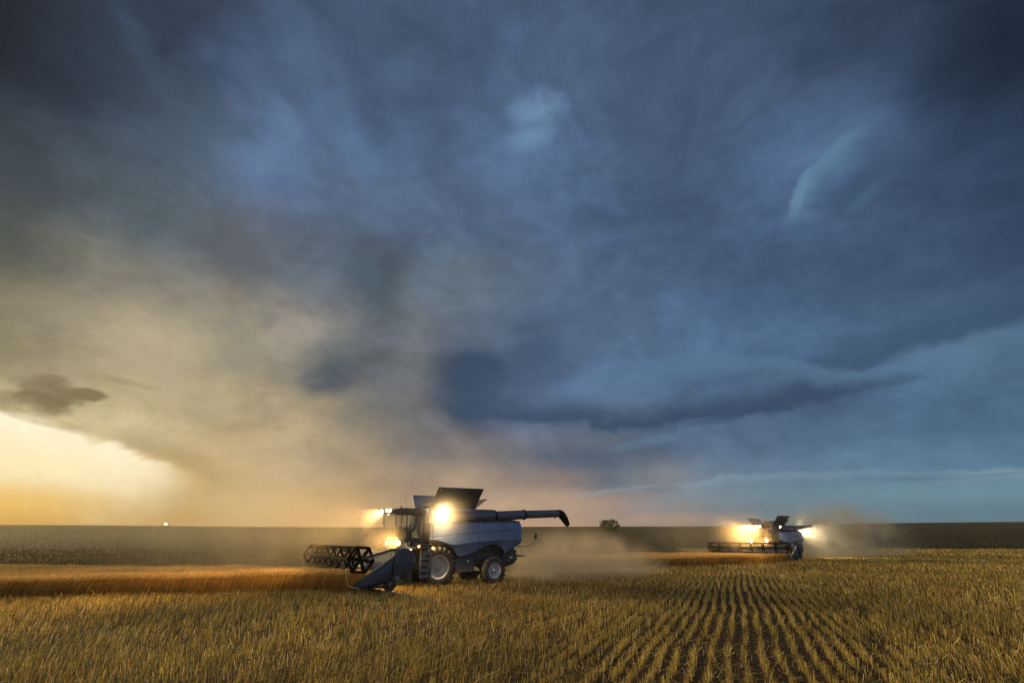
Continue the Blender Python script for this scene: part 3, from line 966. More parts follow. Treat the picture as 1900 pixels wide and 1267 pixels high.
def wheel(root, x, y, z, R, wdt, rr, side, rim_mat, lugs, dish):
    """y = outer face of the tyre; side +1 left, -1 right"""
    s = side
    e = bpy.data.objects.new('wheel', None)
    m = MB()
    yc = -wdt / 2
    prof = [(rr, -wdt * 0.95), (rr + 0.06, -wdt * 0.99), (R * 0.80, -wdt), (R * 0.93, -wdt * 0.95), (R * 0.965, -wdt * 0.85), (R * 0.975, -wdt * 0.5), (R * 0.965, -wdt * 0.15),
            (R * 0.93, -wdt * 0.05), (R * 0.80, 0.0), (rr + 0.06, -wdt * 0.01), (rr, -wdt * 0.05)]
    m.lathe(prof, 0, 0, 0, 56, True, s)
    # chevron lugs
    for k in range(lugs):
        for half in (0, 1):
            a0 = 2 * pi * (k + 0.5 * half) / lugs
            da = 0.55 * 2 * pi / lugs * 1.6
            ya, yb = (-wdt * 0.02, -wdt * 0.52) if half == 0 else (-wdt * 0.98, -wdt * 0.48)
            wd = 0.22 * 2 * pi / lugs
            P = []
            for rad in (R * 0.94, R * 1.0):
                for (yy, aa) in ((ya, a0), (yb, a0 + da)):
                    for sg in (-1, 1):
                        a = aa + sg * wd
                        P.append((rad * cos(a), s * yy, rad * sin(a)))
            b = [P[0], P[1], P[3], P[2], P[4], P[5], P[7], P[6]]
            m.hexa(b)
            # side shoulder of the lug
            P = []
            for rad, yy, aa in ((R * 0.82, ya * 0.2 if half == 0 else -wdt * 1.0, a0 - da * 0.25), (R * 0.995, ya, a0)):
                for sg in (-1, 1):
                    for off in (0, 1):
                        a = aa + sg * wd * 0.8
                        oy = (0.02 if off else -0.02) * (1 if half == 0 else -1)
                        P.append((rad * cos(a), s * (yy + oy), rad * sin(a)))
            b = [P[0], P[1], P[3], P[2], P[4], P[5], P[7], P[6]]
            m.hexa(b)
    w = m.build('wheel', M['tyre'], root, loc=(x, y, z))
    w['label'] = None or ('large front wheel' if R > 0.9 else 'smaller rear steering wheel')
    r_ = MB()
    d = dish
    r_.lathe([(rr + 0.045, -0.055), (rr + 0.05, -0.02), (rr + 0.03, -0.012), (rr - 0.01, -0.03), (rr - 0.02, -0.07), (rr - 0.055, -0.09), (rr - 0.07, -d * 0.75), (rr - 0.12, -d), (rr * 0.40, -d + 0.03),
              (rr * 0.36, -d + 0.10), (rr * 0.20, -d + 0.12), (rr * 0.17, -d + 0.20), (0.0, -d + 0.21)], 0, 0, 0, 48, True, s)
    rim = r_.build('rim', rim_mat, w)
    b_ = MB()
    for k in range(10):
        a = 2 * pi * k / 10
        rb = rr * 0.32
        p = np.array([rb * cos(a), s * (-d + 0.10), rb * sin(a)])
        b_.tube([p, p + np.array([0, s * 0.035, 0])], 0.018, 6)
    a = 2.2
    b_.tube([(rr * 0.75 * cos(a), s * (-d + 0.015), rr * 0.75 * sin(a)), (rr * 0.75 * cos(a), s * (-d + 0.05), rr * 0.75 * sin(a))], 0.03, 8)
    b_.lathe([(rr * 0.36, -d + 0.085), (rr * 0.42, -d + 0.075), (rr * 0.42, -d + 0.04)], 0, 0, 0, 32, True, s)
    b_.build('hub_bolts', M['galv'], w)
    return w


def side_panels(root, s):
    def z_at(xx, pts):
        xs = [p[0] for p in pts][::-1]
        zs = [p[1] for p in pts][::-1]
        return float(np.interp(xx, xs, zs))
    ZT = [(0.52, 3.2), (-2.46, 3.25), (-5.25, 3.28), (-5.36, 3.2)]
    ZS = [(0.52, 2.40), (-0.8, 2.56), (-2.4, 2.71), (-4.0, 2.82), (-5.36, 2.90)]
    ZW = [(0.52, 2.34), (0.0, 2.27), (-0.4, 2.14), (-0.8, 2.04), (-1.2, 2.05), (-2.4, 2.19), (-3.6, 2.26), (-5.36, 2.28)]
    ZB = [(0.52, 2.22), (0.05, 2.22), (-0.25, 2.17), (-0.5, 2.09), (-0.72, 1.98), (-0.9, 1.84), (-1.02, 1.66), (-1.13, 1.53), (-1.25, 1.475), (-1.4, 1.46), (-1.7, 1.50), (-2.0, 1.60), (-2.46, 1.76),
          (-2.7, 1.90), (-2.95, 1.99), (-3.2, 2.05), (-3.44, 2.07), (-3.7, 2.03), (-3.95, 1.91), (-4.12, 1.73), (-4.24, 1.58), (-4.35, 1.64), (-4.6, 1.80), (-5.1, 2.0), (-5.30, 2.12), (-5.36, 2.2)]
    for x0, x1, lab in ((0.50, -2.452, 'front side panel'), (-2.472, -5.34, 'rear side panel')):
        xs = np.linspace(x0, x1, 46)
        vs, fs = [], []
        rows = 11
        for xx in xs:
            zt, zs, zw, zb = z_at(xx, ZT), z_at(xx, ZS), z_at(xx, ZW), z_at(xx, ZB)
            zw = max(zw, zb + 0.03)
            zs = max(zs, zw + 0.04)
            zz = [zt, zt - 0.05, zt - (zt - zs) * 0.5, zs + 0.028, zs + 0.012, zs - 0.012, zs - 0.03, zw + 0.03, zw - 0.0, zb + 0.03 if zb + 0.03 < zw else zb + 0.01, zb]
            yy = [1.60, 1.655, 1.69, 1.705, 1.67, 1.67, 1.715, 1.735, 1.715, 1.655, 1.62]
            # pull the rear end in a little
            tk = 0.05 * smoothstep(-xx, 4.6, 5.36)
            for a, b in zip(yy, zz):
                vs.append((xx, s * (a - tk), b))
        n = len(xs)
        for i in range(n - 1):
            for k in range(rows - 1):
                a, b = i * rows + k, (i + 1) * rows + k
                fs.append((a, b, b + 1, a + 1) if s < 0 else (a, a + 1, b + 1, b))
        # inner return all round
        base = len(vs)
        inner = [(v[0], s * 1.56, v[2]) for v in vs]
        ring = [i * rows for i in range(n)] + [(n - 1) * rows + k for k in range(1, rows)] + [i * rows + rows - 1 for i in range(n - 2, -1, -1)] + [k for k in range(rows - 2, 0, -1)]
        vs2 = vs + [inner[i] for i in ring]
        for q in range(len(ring)):
            q2 = (q + 1) % len(ring)
            fs.append((ring[q], base + q, base + q2, ring[q2]))
        m = MB()
        m.add(vs2, fs, False)
        o = m.build('side_panel', M['panel'], root)
        if lab.startswith('rear') and s > 0:
            o['label'] = 'rear side panel with wheel arch'


def make_combine():
    root = bpy.data.objects.new('combine_harvester', None)
    link(root)
    # --- chassis and body core
    m = MB()
    m.box(-5.25, 0.42, -1.545, 1.545, 2.26, 3.17)
    m.box(-5.1, -2.6, -1.2, 1.2, 1.75, 2.26)
    m.box(-4.6, 0.9, -0.95, 0.95, 1.0, 2.26)
    m.box(-3.65, -3.3, -1.35, 1.35, 0.62, 0.92)
    m.box(-2.4, 0.3, -1.25, 1.25, 1.35, 2.26)
    m.box(-0.3, 0.3, -1.3, 1.3, 0.75, 1.3)
    m.hexa([(-5.2, -1.0, 1.0), (-4.4, -1.0, 0.8), (-4.4, 1.0, 0.8), (-5.2, 1.0, 1.0), (-5.35, -1.1, 1.75), (-4.4, -1.1, 1.75), (-4.4, 1.1, 1.75), (-5.35, 1.1, 1.75)])
    m.build('chassis', M['dark'], root, 0.02)
    # rear end cap
    m = MB()
    m.prism([(-5.26, 3.24), (-5.42, 3.12), (-5.44, 2.9), (-5.42, 2.2), (-5.26, 2.05)][::-1], -1.5, 1.5)
    m.build('rear_hood', M['panel'], root, 0.03)
    side_panels(root, 1)
    side_panels(root, -1)
    # deck with engine bits
    m = MB()
    m.box(-5.2, -2.6, -1.45, 1.25, 3.17, 3.42)
    m.box(-4.6, -2.62, -1.3, 0.9, 3.42, 3.85)
    m.box(-4.3, -3.3, -0.9, 0.6, 3.85, 3.93)
    m.tube([(-3.1, -0.9, 3.85), (-3.1, -0.9, 4.12)], 0.07, 10)
    for k in range(6):
        m.box(-4.5 + k * 0.28, -4.34 + k * 0.28, 0.9, 0.93, 3.46, 3.8)
    m.build('engine_cover', M['panel'], root, 0.015)
    # tank box
    m = MB()
    m.box(-2.58, 0.38, -1.38, 1.05, 3.17, 3.93)
    m.box(-2.62, 0.42, 1.02, 1.10, 3.86, 3.99)
    m.box(-2.62, 0.42, -1.42, -1.36, 3.86, 3.99)
    for k in range(5):
        m.box(-2.3 + k * 0.6, -2.25 + k * 0.6, 1.05, 1.09, 3.2, 3.86)
    tank = m.build('grain_tank', M['panel'], root, 0.012)

    def flap(p, th=0.03, lab=None, mat=None, ribs=True):
        P = [np.array(q, float) for q in p]
        nrm = np.cross(P[1] - P[0], P[3] - P[0])
        nrm /= np.linalg.norm(nrm)
        m = MB()
        m.hexa([P[0], P[1], P[1] + nrm * th, P[0] + nrm * th, P[3], P[2], P[2] + nrm * th, P[3] + nrm * th])
        if ribs:
            # folded lip along the top and stiffeners
            up = (P[3] - P[0]) / np.linalg.norm(P[3] - P[0])
            m.hexa([P[3] - up * 0.05 - nrm * 0.03, P[2] - up * 0.05 - nrm * 0.03, P[2] - up * 0.05 + nrm * 0.06, P[3] - up * 0.05 + nrm * 0.06,
                    P[3] - nrm * 0.03 + up * 0.004, P[2] - nrm * 0.03 + up * 0.004, P[2] + nrm * 0.06 + up * 0.004, P[3] + nrm * 0.06 + up * 0.004])
        o = m.build('tank_flap', mat or M['flap'], tank)
        if lab:
            o['label'] = lab
        return o
    flap([(-2.45, 1.12, 3.98), (0.34, 1.12, 3.96), (0.30, 1.95, 4.98), (-2.55, 1.95, 5.02)], lab='raised near side tank flap')
    flap([(0.28, -1.38, 3.98), (-2.45, -1.38, 4.0), (-2.5, -2.05, 4.83), (0.24, -2.05, 4.83)], lab='raised far side tank flap', mat=M['panel'])
    flap([(-2.5, -1.2, 3.98), (-2.5, 1.0, 3.98), (-3.0, 1.5, 4.5), (-3.0, -1.7, 4.5)], lab='rear tank flap')
    m = MB()
    gx, gy = np.linspace(-2.4, 0.26, 16), np.linspace(-1.3, 1.05, 14)
    vs = [(a, b, 3.92 + 0.52 * max(0, 1 - ((a + 0.85) / 1.5) ** 2) * max(0, 1 - ((b + 0.2) / 1.35) ** 2) ** 0.8) for a in gx for b in gy]
    fs = [(i * 14 + j, (i + 1) * 14 + j, (i + 1) * 14 + j + 1, i * 14 + j + 1) for i in range(15) for j in range(13)]
    m.add(vs, fs, True)
    m.build('grain_heap', M['grain'], tank)
    # sticker
    m = MB()
    q = lambda x, t: (x, 1.12 + 0.83 * t + 0.045, 3.965 + 1.02 * t - 0.02)
    m.add([q(0.20, 0.88), q(0.10, 0.88), q(0.10, 0.93), q(0.20, 0.93)], [(0, 1, 2, 3)])
    m.build('sticker', M['white'], tank)
    # --- unloading auger
    m = MB()
    m.tube([(-0.35, 1.36, 3.52), (-1.0, 1.38, 3.54), (-3.62, 1.40, 3.61)], 0.285, 24)
    m.tube([(-3.6, 1.40, 3.61), (-5.67, 1.42, 3.735)], 0.265, 24)
    m.tube([(-5.67, 1.42, 3.735), (-8.25, 1.46, 3.865)], [0.235, 0.225], 24)
    aug = m.build('unloading_auger', M['auger'], root)
    m = MB()
    m.tube([(-3.56, 1.40, 3.607), (-3.66, 1.40, 3.613)], 0.31, 24)
    m.build('flange', M['black'], aug)
    for fl in (([(-5.61, 1.42, 3.731), (-5.71, 1.42, 3.737)], 0.30, 24), ([(-0.55, 1.37, 3.526), (-0.65, 1.37, 3.53)], 0.32, 24)):
        m = MB()
        m.tube(*fl)
        m.build('flange', M['black'], aug)
    m = MB()
    m.tube([(-8.0, 1.46, 3.67), (-8.0, 1.46, 3.54)], 0.04, 8)
    m.build('stop_peg', M['black'], aug)
    m = MB()
    m.tube([(-8.2, 1.46, 3.862), (-8.38, 1.46, 3.865), (-8.52, 1.46, 3.81), (-8.66, 1.46, 3.68), (-8.80, 1.46, 3.50), (-8.98, 1.46, 3.24), (-9.03, 1.46, 3.16)],
           [0.235, 0.24, 0.25, 0.245, 0.22, 0.165, 0.13], 20)
    m.build('spout', M['black'], aug)
    m = MB()
    m.box(-5.3, -3.0, 1.2, 1.55, 3.2, 3.36)
    m.build('auger_cradle', M['dark'], root, 0.02)
    m = MB()
    m.box(-3.7, -2.63, 1.0, 1.34, 3.86, 3.96)
    m.box(-3.5, -3.4, 0.88, 1.30, 3.80, 3.87)
    m.build('deck_rail', M['dark'], root, 0.02)
    # --- cab
    cab = bpy.data.objects.new('cab', None)
    m = MB()
    # floor, rear wall and lower skirt
    m.hexa([(0.62, -0.85, 2.16), (1.92, -0.78, 2.16), (1.92, 0.78, 2.16), (0.62, 0.85, 2.16), (0.62, -0.88, 2.40), (2.04, -0.84, 2.46), (2.04, 0.84, 2.46), (0.62, 0.88, 2.40)])
    m.box(0.56, 0.66, -0.88, 0.88, 2.36, 3.68)
    cab = m.build('cab', M['dark'], root, 0.02)
    m = MB()
    m.prism([(0.50, 3.66), (0.52, 3.86), (0.9, 3.93), (1.9, 3.93), (2.35, 3.86), (2.52, 3.76), (2.50, 3.66), (2.2, 3.62)], -0.98, 0.98)
    m.build('cab_roof', M['dark'], cab, 0.035)
    for s in (-1, 1):
        m = MB()
        m.tube([(2.04, s * 0.84, 2.44), (2.20, s * 0.88, 3.0), (2.24, s * 0.90, 3.66)], 0.035, 8)
        m.build('pillar', M['dark'], cab)
        m = MB()
        m.tube([(0.66, s * 0.87, 2.4), (0.62, s * 0.90, 3.66)], 0.06, 8)
        m.build('pillar', M['dark'], cab)
        m = MB()
        m.tube([(1.52, s * 0.87, 2.42), (1.60, s * 0.90, 3.66)], 0.03, 8)
        m.build('pillar', M['dark'], cab)
        m = MB()
        m.add([(0.66, s * 0.885, 2.42), (2.04, s * 0.85, 2.46), (2.22, s * 0.90, 3.1), (2.24, s * 0.905, 3.65), (0.62, s * 0.905, 3.65)], [(0, 1, 2, 3, 4)])
        m.build('side_window', M['glass'], cab)
    m = MB()
    vs = []
    for k, (xx, zz) in enumerate(((2.04, 2.46), (2.24, 2.95), (2.30, 3.35), (2.26, 3.65))):
        for j in range(9):
            u = -1 + j / 4
            vs.append((xx + 0.16 * (1 - u * u), u * (0.82 + 0.02 * k), zz))
    m.add(vs, [(k * 9 + j, k * 9 + j + 1, (k + 1) * 9 + j + 1, (k + 1) * 9 + j) for k in range(3) for j in range(8)], True)
    m.build('windscreen', M['glass'], cab)
    m = MB()
    m.box(0.85, 1.35, -0.27, 0.27, 2.72, 2.84)
    m.hexa([(0.80, -0.26, 2.8), (0.92, -0.26, 2.8), (0.92, 0.26, 2.8), (0.80, 0.26, 2.8), (0.66, -0.22, 3.48), (0.76, -0.22, 3.48), (0.76, 0.22, 3.48), (0.66, 0.22, 3.48)])
    m.box(0.95, 1.25, -0.2, 0.2, 2.4, 2.72)
    m.box(0.95, 1.3, -0.42, -0.30, 2.9, 2.98)
    m.build('seat', M['seat'], cab, 0.04)
    m = MB()
    m.tube([(1.78, 0, 2.4), (1.60, 0, 3.0)], 0.04, 8)
    ring = [(1.58 + 0.19 * cos(a) * 0.5, 0.19 * sin(a), 3.02 - 0.19 * cos(a) * 0.3) for a in np.linspace(0, 2 * pi, 20)]
    m.tube(ring, 0.014, 6, False)
    m.build('steering_wheel', M['black'], cab)
    for s in (1, -1):
        m = MB()
        m.tube([(2.2, s * 0.92, 3.64), (2.22, s * 1.25, 3.60), (2.10, s * 1.42, 3.52)], 0.015, 6)
        mo = None
        m.hexa([(2.06, s * 1.30, 3.10), (2.10, s * 1.30, 3.10), (2.12, s * 1.54, 3.12), (2.08, s * 1.54, 3.12),
                (2.06, s * 1.32, 3.54), (2.10, s * 1.32, 3.54), (2.12, s * 1.54, 3.52), (2.08, s * 1.54, 3.52)])
        m.build('wing_mirror', M['black'], cab, 0.015)
    m = MB()
    m.lathe([(0.055, 0), (0.055, 0.09), (0.045, 0.115), (0.0, 0.12)], 0, 0, 0, 16)
    bo = m.build('beacon', M['amber'], cab, loc=(1.88, 0.62, 3.93))
    bo.rotation_euler = (pi / 2, 0, 0)
    m = MB()
    m.tube([(1.2, -0.3, 3.92), (1.36, -0.3, 4.75)], 0.006, 5)
    m.build('aerial', M['black'], cab)
    # --- platform, ladder, rails
    m = MB()
    m.box(0.42, 1.75, 0.90, 1.62, 2.03, 2.10)
    m.box(0.55, 1.2, 1.60, 2.12, 2.03, 2.10)
    m.build('platform', M['dark'], root, 0.01)
    m = MB()
    for xx in (0.575, 1.145):
        m.hexa([(xx - 0.02, 2.10, 0.50), (xx + 0.02, 2.10, 0.50), (xx + 0.02, 2.24, 0.50), (xx - 0.02, 2.24, 0.50),
                (xx - 0.02, 1.96, 2.06), (xx + 0.02, 1.96, 2.06), (xx + 0.02, 2.10, 2.06), (xx - 0.02, 2.10, 2.06)])
    lad = m.build('ladder', M['step'], root)
    for k in range(6):
        zz = 0.53 + k * 0.28
        yy = 2.10 - 0.09 * (zz - 0.5)
        m = MB()
        m.box(0.595, 1.125, yy - 0.01, yy + 0.16, zz, zz + 0.035)
        m.box(0.595, 1.125, yy - 0.012, yy + 0.004, zz + 0.035, zz + 0.15)
        m.build('step', M['step'], lad)
    for xx in (0.52, 1.20):
        m = MB()
        m.tube([(xx, 2.16, 1.25), (xx, 2.10, 2.05), (xx - 0.02, 2.06, 2.9), (xx - 0.04, 1.85, 3.12), (xx - 0.04, 1.62, 3.12)], 0.018, 8)
        m.build('handrail', M['dark'], lad)
    m = MB()
    m.tube([(1.20, 2.08, 2.1), (1.45, 1.62, 2.1), (1.45, 1.62, 3.1), (1.16, 1.95, 3.1)], 0.016, 6)
    m.tube([(1.45, 1.62, 2.6), (1.18, 2.0, 2.6)], 0.014, 6)
    m.tube([(0.50, 1.62, 2.1), (0.50, 1.62, 3.12), (0.50, 1.85, 3.1)], 0.016, 6)
    m.build('handrail', M['dark'], lad)
    # --- wheels
    wheel(root, 0, 1.90, 1.0, 1.0, 0.74, 0.55, 1, M['rim'], 22, 0.30)
    wheel(root, 0, -1.90, 1.0, 1.0, 0.74, 0.55, -1, M['rim'], 22, 0.30)
    wheel(root, -3.49, 1.72, 0.73, 0.73, 0.52, 0.37, 1, M['rimgrey'], 18, 0.17)
    wheel(root, -3.49, -1.72, 0.73, 0.73, 0.52, 0.37, -1, M['rimgrey'], 18, 0.17)
    # --- tool box between the wheels
    for s in (1, -1):
        m = MB()
        m.box(-2.2, -1.12, s * 1.1, s * 1.55, 0.76, 1.40)
        m.box(-1.75, -1.72, s * 1.55, s * 1.565, 0.80, 1.36)
        m.box(-2.2, -1.12, s * 1.1, s * 1.64, 0.70, 0.755)
        m.build('tool_box', M['dark'], root, 0.015)
    m = MB()
    m.add([(-1.82, 1.571, 1.20), (-1.92, 1.571, 1.20), (-1.92, 1.571, 1.27), (-1.82, 1.571, 1.27)], [(0, 1, 2, 3)])
    m.build('sticker', M['white'], root)
    # --- straw chopper and spreader
    m = MB()
    m.prism([(-4.35, 1.62), (-4.2, 1.25), (-4.45, 0.98), (-5.0, 1.0), (-5.3, 1.28), (-5.15, 1.5), (-4.9, 1.72)], -1.25, 1.32)
    ch = m.build('straw_chopper', M['dark'], root, 0.05)
    m = MB()
    m.lathe([(0.26, 0), (0.26, 0.09), (0.2, 0.12), (0, 0.12)], -4.72, 1.32, 1.32, 24)
    m.build('belt_cover', M['dark'], ch)
    m = MB()
    m.add([(-4.68, 1.445, 1.32), (-4.82, 1.445, 1.32), (-4.82, 1.445, 1.40), (-4.68, 1.445, 1.40)], [(0, 1, 2, 3)])
    m.build('sticker', M['white'], ch)
    # rear ladder frame and mirror arm
    m = MB()
    m.tube([(-5.2, 0.8, 1.98), (-5.31, 0.8, 1.81), (-5.50, 0.8, 1.49), (-6.05, 0.8, 1.42)], 0.018, 6)
    m.tube([(-5.7, 0.8, 1.95), (-5.92, 0.8, 1.70), (-5.92, 0.8, 1.44)], 0.016, 6)
    m.tube([(-5.2, 0.2, 1.98), (-5.31, 0.2, 1.81), (-5.50, 0.2, 1.49), (-6.05, 0.2, 1.42)], 0.018, 6)
    m.box(-6.15, -5.65, 0.15, 0.85, 1.39, 1.425)
    m.tube([(-5.1, 0.8, 1.38), (-6.2, 0.8, 1.36)], 0.012, 6)
    m.build('rear_step', M['dark'], root)
    m = MB()
    m.tube([(-5.35, 0.9, 1.97), (-6.21, 0.9, 1.92), (-6.83, 0.9, 2.19), (-6.86, 0.9, 2.38)], 0.02, 6)
    m.tube([(-6.84, 0.9, 2.34), (-6.86, 0.9, 2.40), (-6.87, 0.9, 2.52), (-6.88, 0.9, 2.64), (-6.88, 0.9, 2.68)], [0.03, 0.08, 0.105, 0.09, 0.03], 12)
    m.build('marker_arm', M['dark'], root)
    for yy in (1.2, -1.2):
        m = MB()
        m.tube([(-5.42, yy, 3.08), (-5.50, yy, 3.08), (-5.54, yy, 3.07)], [0.14, 0.15, 0.09], 14)
        m.build('rear_lamp', M['dark'], root)
    # front fender and lamps on it
    m = MB()
    m.box(0.45, 0.95, 1.15, 1.66, 1.88, 1.94)
    m.build('fender', M['dark'], root, 0.01)
    # --- feeder house
    m = MB()
    m.hexa([(0.6, -0.75, 1.15), (2.75, -0.75, 0.62), (2.75, 0.75, 0.62), (0.6, 0.75, 1.15), (0.6, -0.75, 1.95), (2.75, -0.75, 1.35), (2.75, 0.75, 1.35), (0.6, 0.75, 1.95)])
    m.tube([(0.7, 0.85, 0.95), (2.4, 0.85, 0.72)], 0.05, 10)
    m.tube([(0.7, -0.85, 0.95), (2.4, -0.85, 0.72)], 0.05, 10)
    m.build('feeder_house', M['dark'], root, 0.02)
    # --- header
    m = MB()
    m.box(2.74, 2.84, -5.05, 5.05, 0.62, 1.62)
    m.box(2.70, 2.88, -5.05, 5.05, 1.60, 1.76)
    m.hexa([(2.84, -5.05, 0.55), (4.40, -5.05, 0.42), (4.40, 5.05, 0.42), (2.84, 5.05, 0.55), (2.84, -5.05, 0.60), (4.40, -5.05, 0.46), (4.40, 5.05, 0.46), (2.84, 5.05, 0.60)])
    for k in range(9):
        yy = -4.8 + k * 1.2
        m.box(2.62, 2.74, yy - 0.03, yy + 0.03, 0.62, 1.7)
    hd = m.build('header', M['header'], root, 0.008)
    m = MB()
    n = 150
    for k in range(n):
        yy = -5.0 + 10.0 * (k + 0.5) / n
        m.hexa([(4.38, yy - 0.022, 0.43), (4.38, yy + 0.022, 0.43), (4.38, yy + 0.022, 0.46), (4.38, yy - 0.022, 0.46),
                (4.52, yy - 0.004, 0.44), (4.52, yy + 0.004, 0.44), (4.52, yy + 0.004, 0.452), (4.52, yy - 0.004, 0.452)])
    m.build('cutter_bar', M['black'], hd)
    m = MB()
    m.tube([(3.35, -4.95, 0.98), (3.35, 4.95, 0.98)], 0.17, 16)
    for sg in (1, -1):
        K = 150
        vs, fs = [], []
        for k in range(K + 1):
            yy = sg * (0.9 + 4.0 * k / K)
            a = sg * 2 * pi * 7.0 * k / K
            vs.append((3.35 + 0.16 * cos(a), yy, 0.98 + 0.16 * sin(a)))
            vs.append((3.35 + 0.33 * cos(a), yy, 0.98 + 0.33 * sin(a)))
            if k:
                b = len(vs)
                fs.append((b - 4, b - 3, b - 1, b - 2))
        m.add(vs, fs, True)
    m.build('feed_auger', M['galv'], hd)
    # end shields
    pts = [(5.30, 0.46), (5.36, 0.50), (4.76, 0.93), (4.16, 1.33), (3.64, 1.72), (3.60, 1.83), (3.52, 1.92), (3.32, 1.985), (3.08, 1.99), (2.88, 1.91), (2.76, 1.74), (2.68, 1.50), (2.72, 1.30), (2.86, 1.08), (3.10, 0.98),
           (3.56, 0.85), (3.95, 0.64), (4.39, 0.44), (4.9, 0.40)]
    for s in (1, -1):
        m = MB()
        n = len(pts)
        cx, cz = 3.6, 1.2

        def ring(yf, shrink):
            out = []
            for (a, b) in pts:
                # thin towards the nose
                t = smoothstep(a, 3.9, 5.36)
                yy = yf * (1 - 0.88 * t) if yf > 0 else yf * (1 - 0.5 * t)
                out.append((cx + (a - cx) * (1 - shrink * 0.45), s * (5.20 + yy - 0.08 * t), cz + (b - cz) * (1 - shrink)))
            return out
        r0, r1, r2, r3 = ring(-0.14, 0.02), ring(0.03, 0.0), ring(0.13, 0.05), ring(0.165, 0.22)
        vs = r0 + r1 + r2 + r3
        fs = [tuple(range(n)), tuple(3 * n + i for i in range(n))[::-1]]
        for k in range(3):
            for i in range(n):
                j = (i + 1) % n
                fs.append((k * n + i, (k + 1) * n + i, (k + 1) * n + j, k * n + j))
        m.add(vs, fs, True)
        sh = m.build('end_shield', M['header'], hd)
        # cover plate with a rounded outline, and the seam band behind the nose
        m = MB()
        cp = [(3.56, 1.86), (3.40, 1.93), (3.10, 1.95), (2.92, 1.88), (2.80, 1.72), (2.74, 1.50), (2.80, 1.42), (3.05, 1.36), (3.40, 1.28), (3.54, 1.27), (3.62, 1.33), (3.64, 1.5), (3.60, 1.74)]
        m.prism(cp if s > 0 else cp[::-1], s * 5.30, s * 5.392, 0.02, 0.02)
        m.build('cover_plate', M['header'], sh, 0.01)
        m = MB()
        m.prism([(3.72, 1.66), (3.68, 1.70), (3.70, 0.80), (3.74, 0.78)], s * 5.25, s * 5.375)
        m.prism([(4.9, 0.50), (4.9, 0.46), (3.8, 0.74), (3.72, 0.80)], s * 5.25, s * 5.352)
        m.build('seam', M['black'], sh)
        m = MB()
        m.tube([(5.05, s * 5.24, 0.44), (5.35, s * 5.26, 0.50), (5.50, s * 5.27, 0.56), (5.58, s * 5.27, 0.66), (5.66, s * 5.26, 0.98), (5.70, s * 5.26, 1.24)], 0.02, 8)
        if s > 0:
            m.build('divider_rod', M['yellowrod'], sh)
        # gauge wheel
        m = MB()
        m.lathe([(0.10, -0.02), (0.24, -0.02), (0.28, 0.02), (0.28, 0.14), (0.24, 0.18), (0.10, 0.18)], 0, 0, 0, 28)
        gw = m.build('gauge_wheel', M['tyre'], hd, loc=(3.62, s * 4.75, 0.52))
        m = MB()
        m.lathe([(0.0, 0.16), (0.05, 0.165), (0.06, 0.12), (0.13, 0.11), (0.15, 0.185)], 0, 0, 0, 24)
        m.build('rim', M['rim'], gw)
        # reel arm
        m = MB()
        ya = s * 5.02
        P = [(2.84, ya, 1.74), (3.05, ya, 1.86), (3.40, ya, 1.93), (3.75, ya, 1.90), (4.10, ya, 1.80), (4.55, ya, 1.68), (5.02, ya, 1.58)]
        m.tube(P, [0.07, 0.07, 0.065, 0.06, 0.055, 0.05, 0.06], 8)
        m.tube([(3.75, ya, 1.84), (3.72, ya, 1.55), (3.70, ya, 1.1)], 0.018, 6)
        m.build('reel_arm', M['dark'], hd)
        m = MB()
        m.tube([(3.25, ya + s * 0.08, 1.74), (3.75, ya + s * 0.08, 1.80)], 0.035, 8)
        m.tube([(3.75, ya + s * 0.08, 1.80), (4.45, ya + s * 0.08, 1.62)], 0.016, 8)
        m.tube([(4.0, ya + s * 0.02, 1.75), (4.75, ya + s * 0.02, 1.50)], 0.014, 8)
        m.build('hydraulic_cylinder', M['galv'], hd)
    # --- reel
    RX, RZ, RR = 5.05, 1.53, 0.56
    m = MB()
    m.tube([(RX, -5.0, RZ), (RX, 5.0, RZ)], 0.075, 14)
    reel = m.build('reel', M['reel'], root)
    a0 = R_(4)
    for k in range(6):
        a = a0 + k * pi / 3
        cx, cz = RX + RR * cos(a), RZ + RR * sin(a)
        m = MB()
        m.tube([(cx, -4.98, cz), (cx, 4.98, cz)], 0.042, 8)
        # flat slat behind the tines
        for j in range(66):
            yy = -4.9 + 9.8 * j / 65
            m.add([(cx, yy - 0.022, cz), (cx, yy + 0.022, cz), (cx - 0.06, yy + 0.010, cz - 0.24), (cx - 0.06, yy - 0.010, cz - 0.24),
                   (cx - 0.02, yy - 0.012, cz), (cx - 0.02, yy + 0.012, cz)],
                  [(0, 1, 2, 3), (4, 5, 2, 3)])
        m.build('reel_bat', M['reel'], reel)
    ys = np.linspace(-4.98, 4.98, 8)
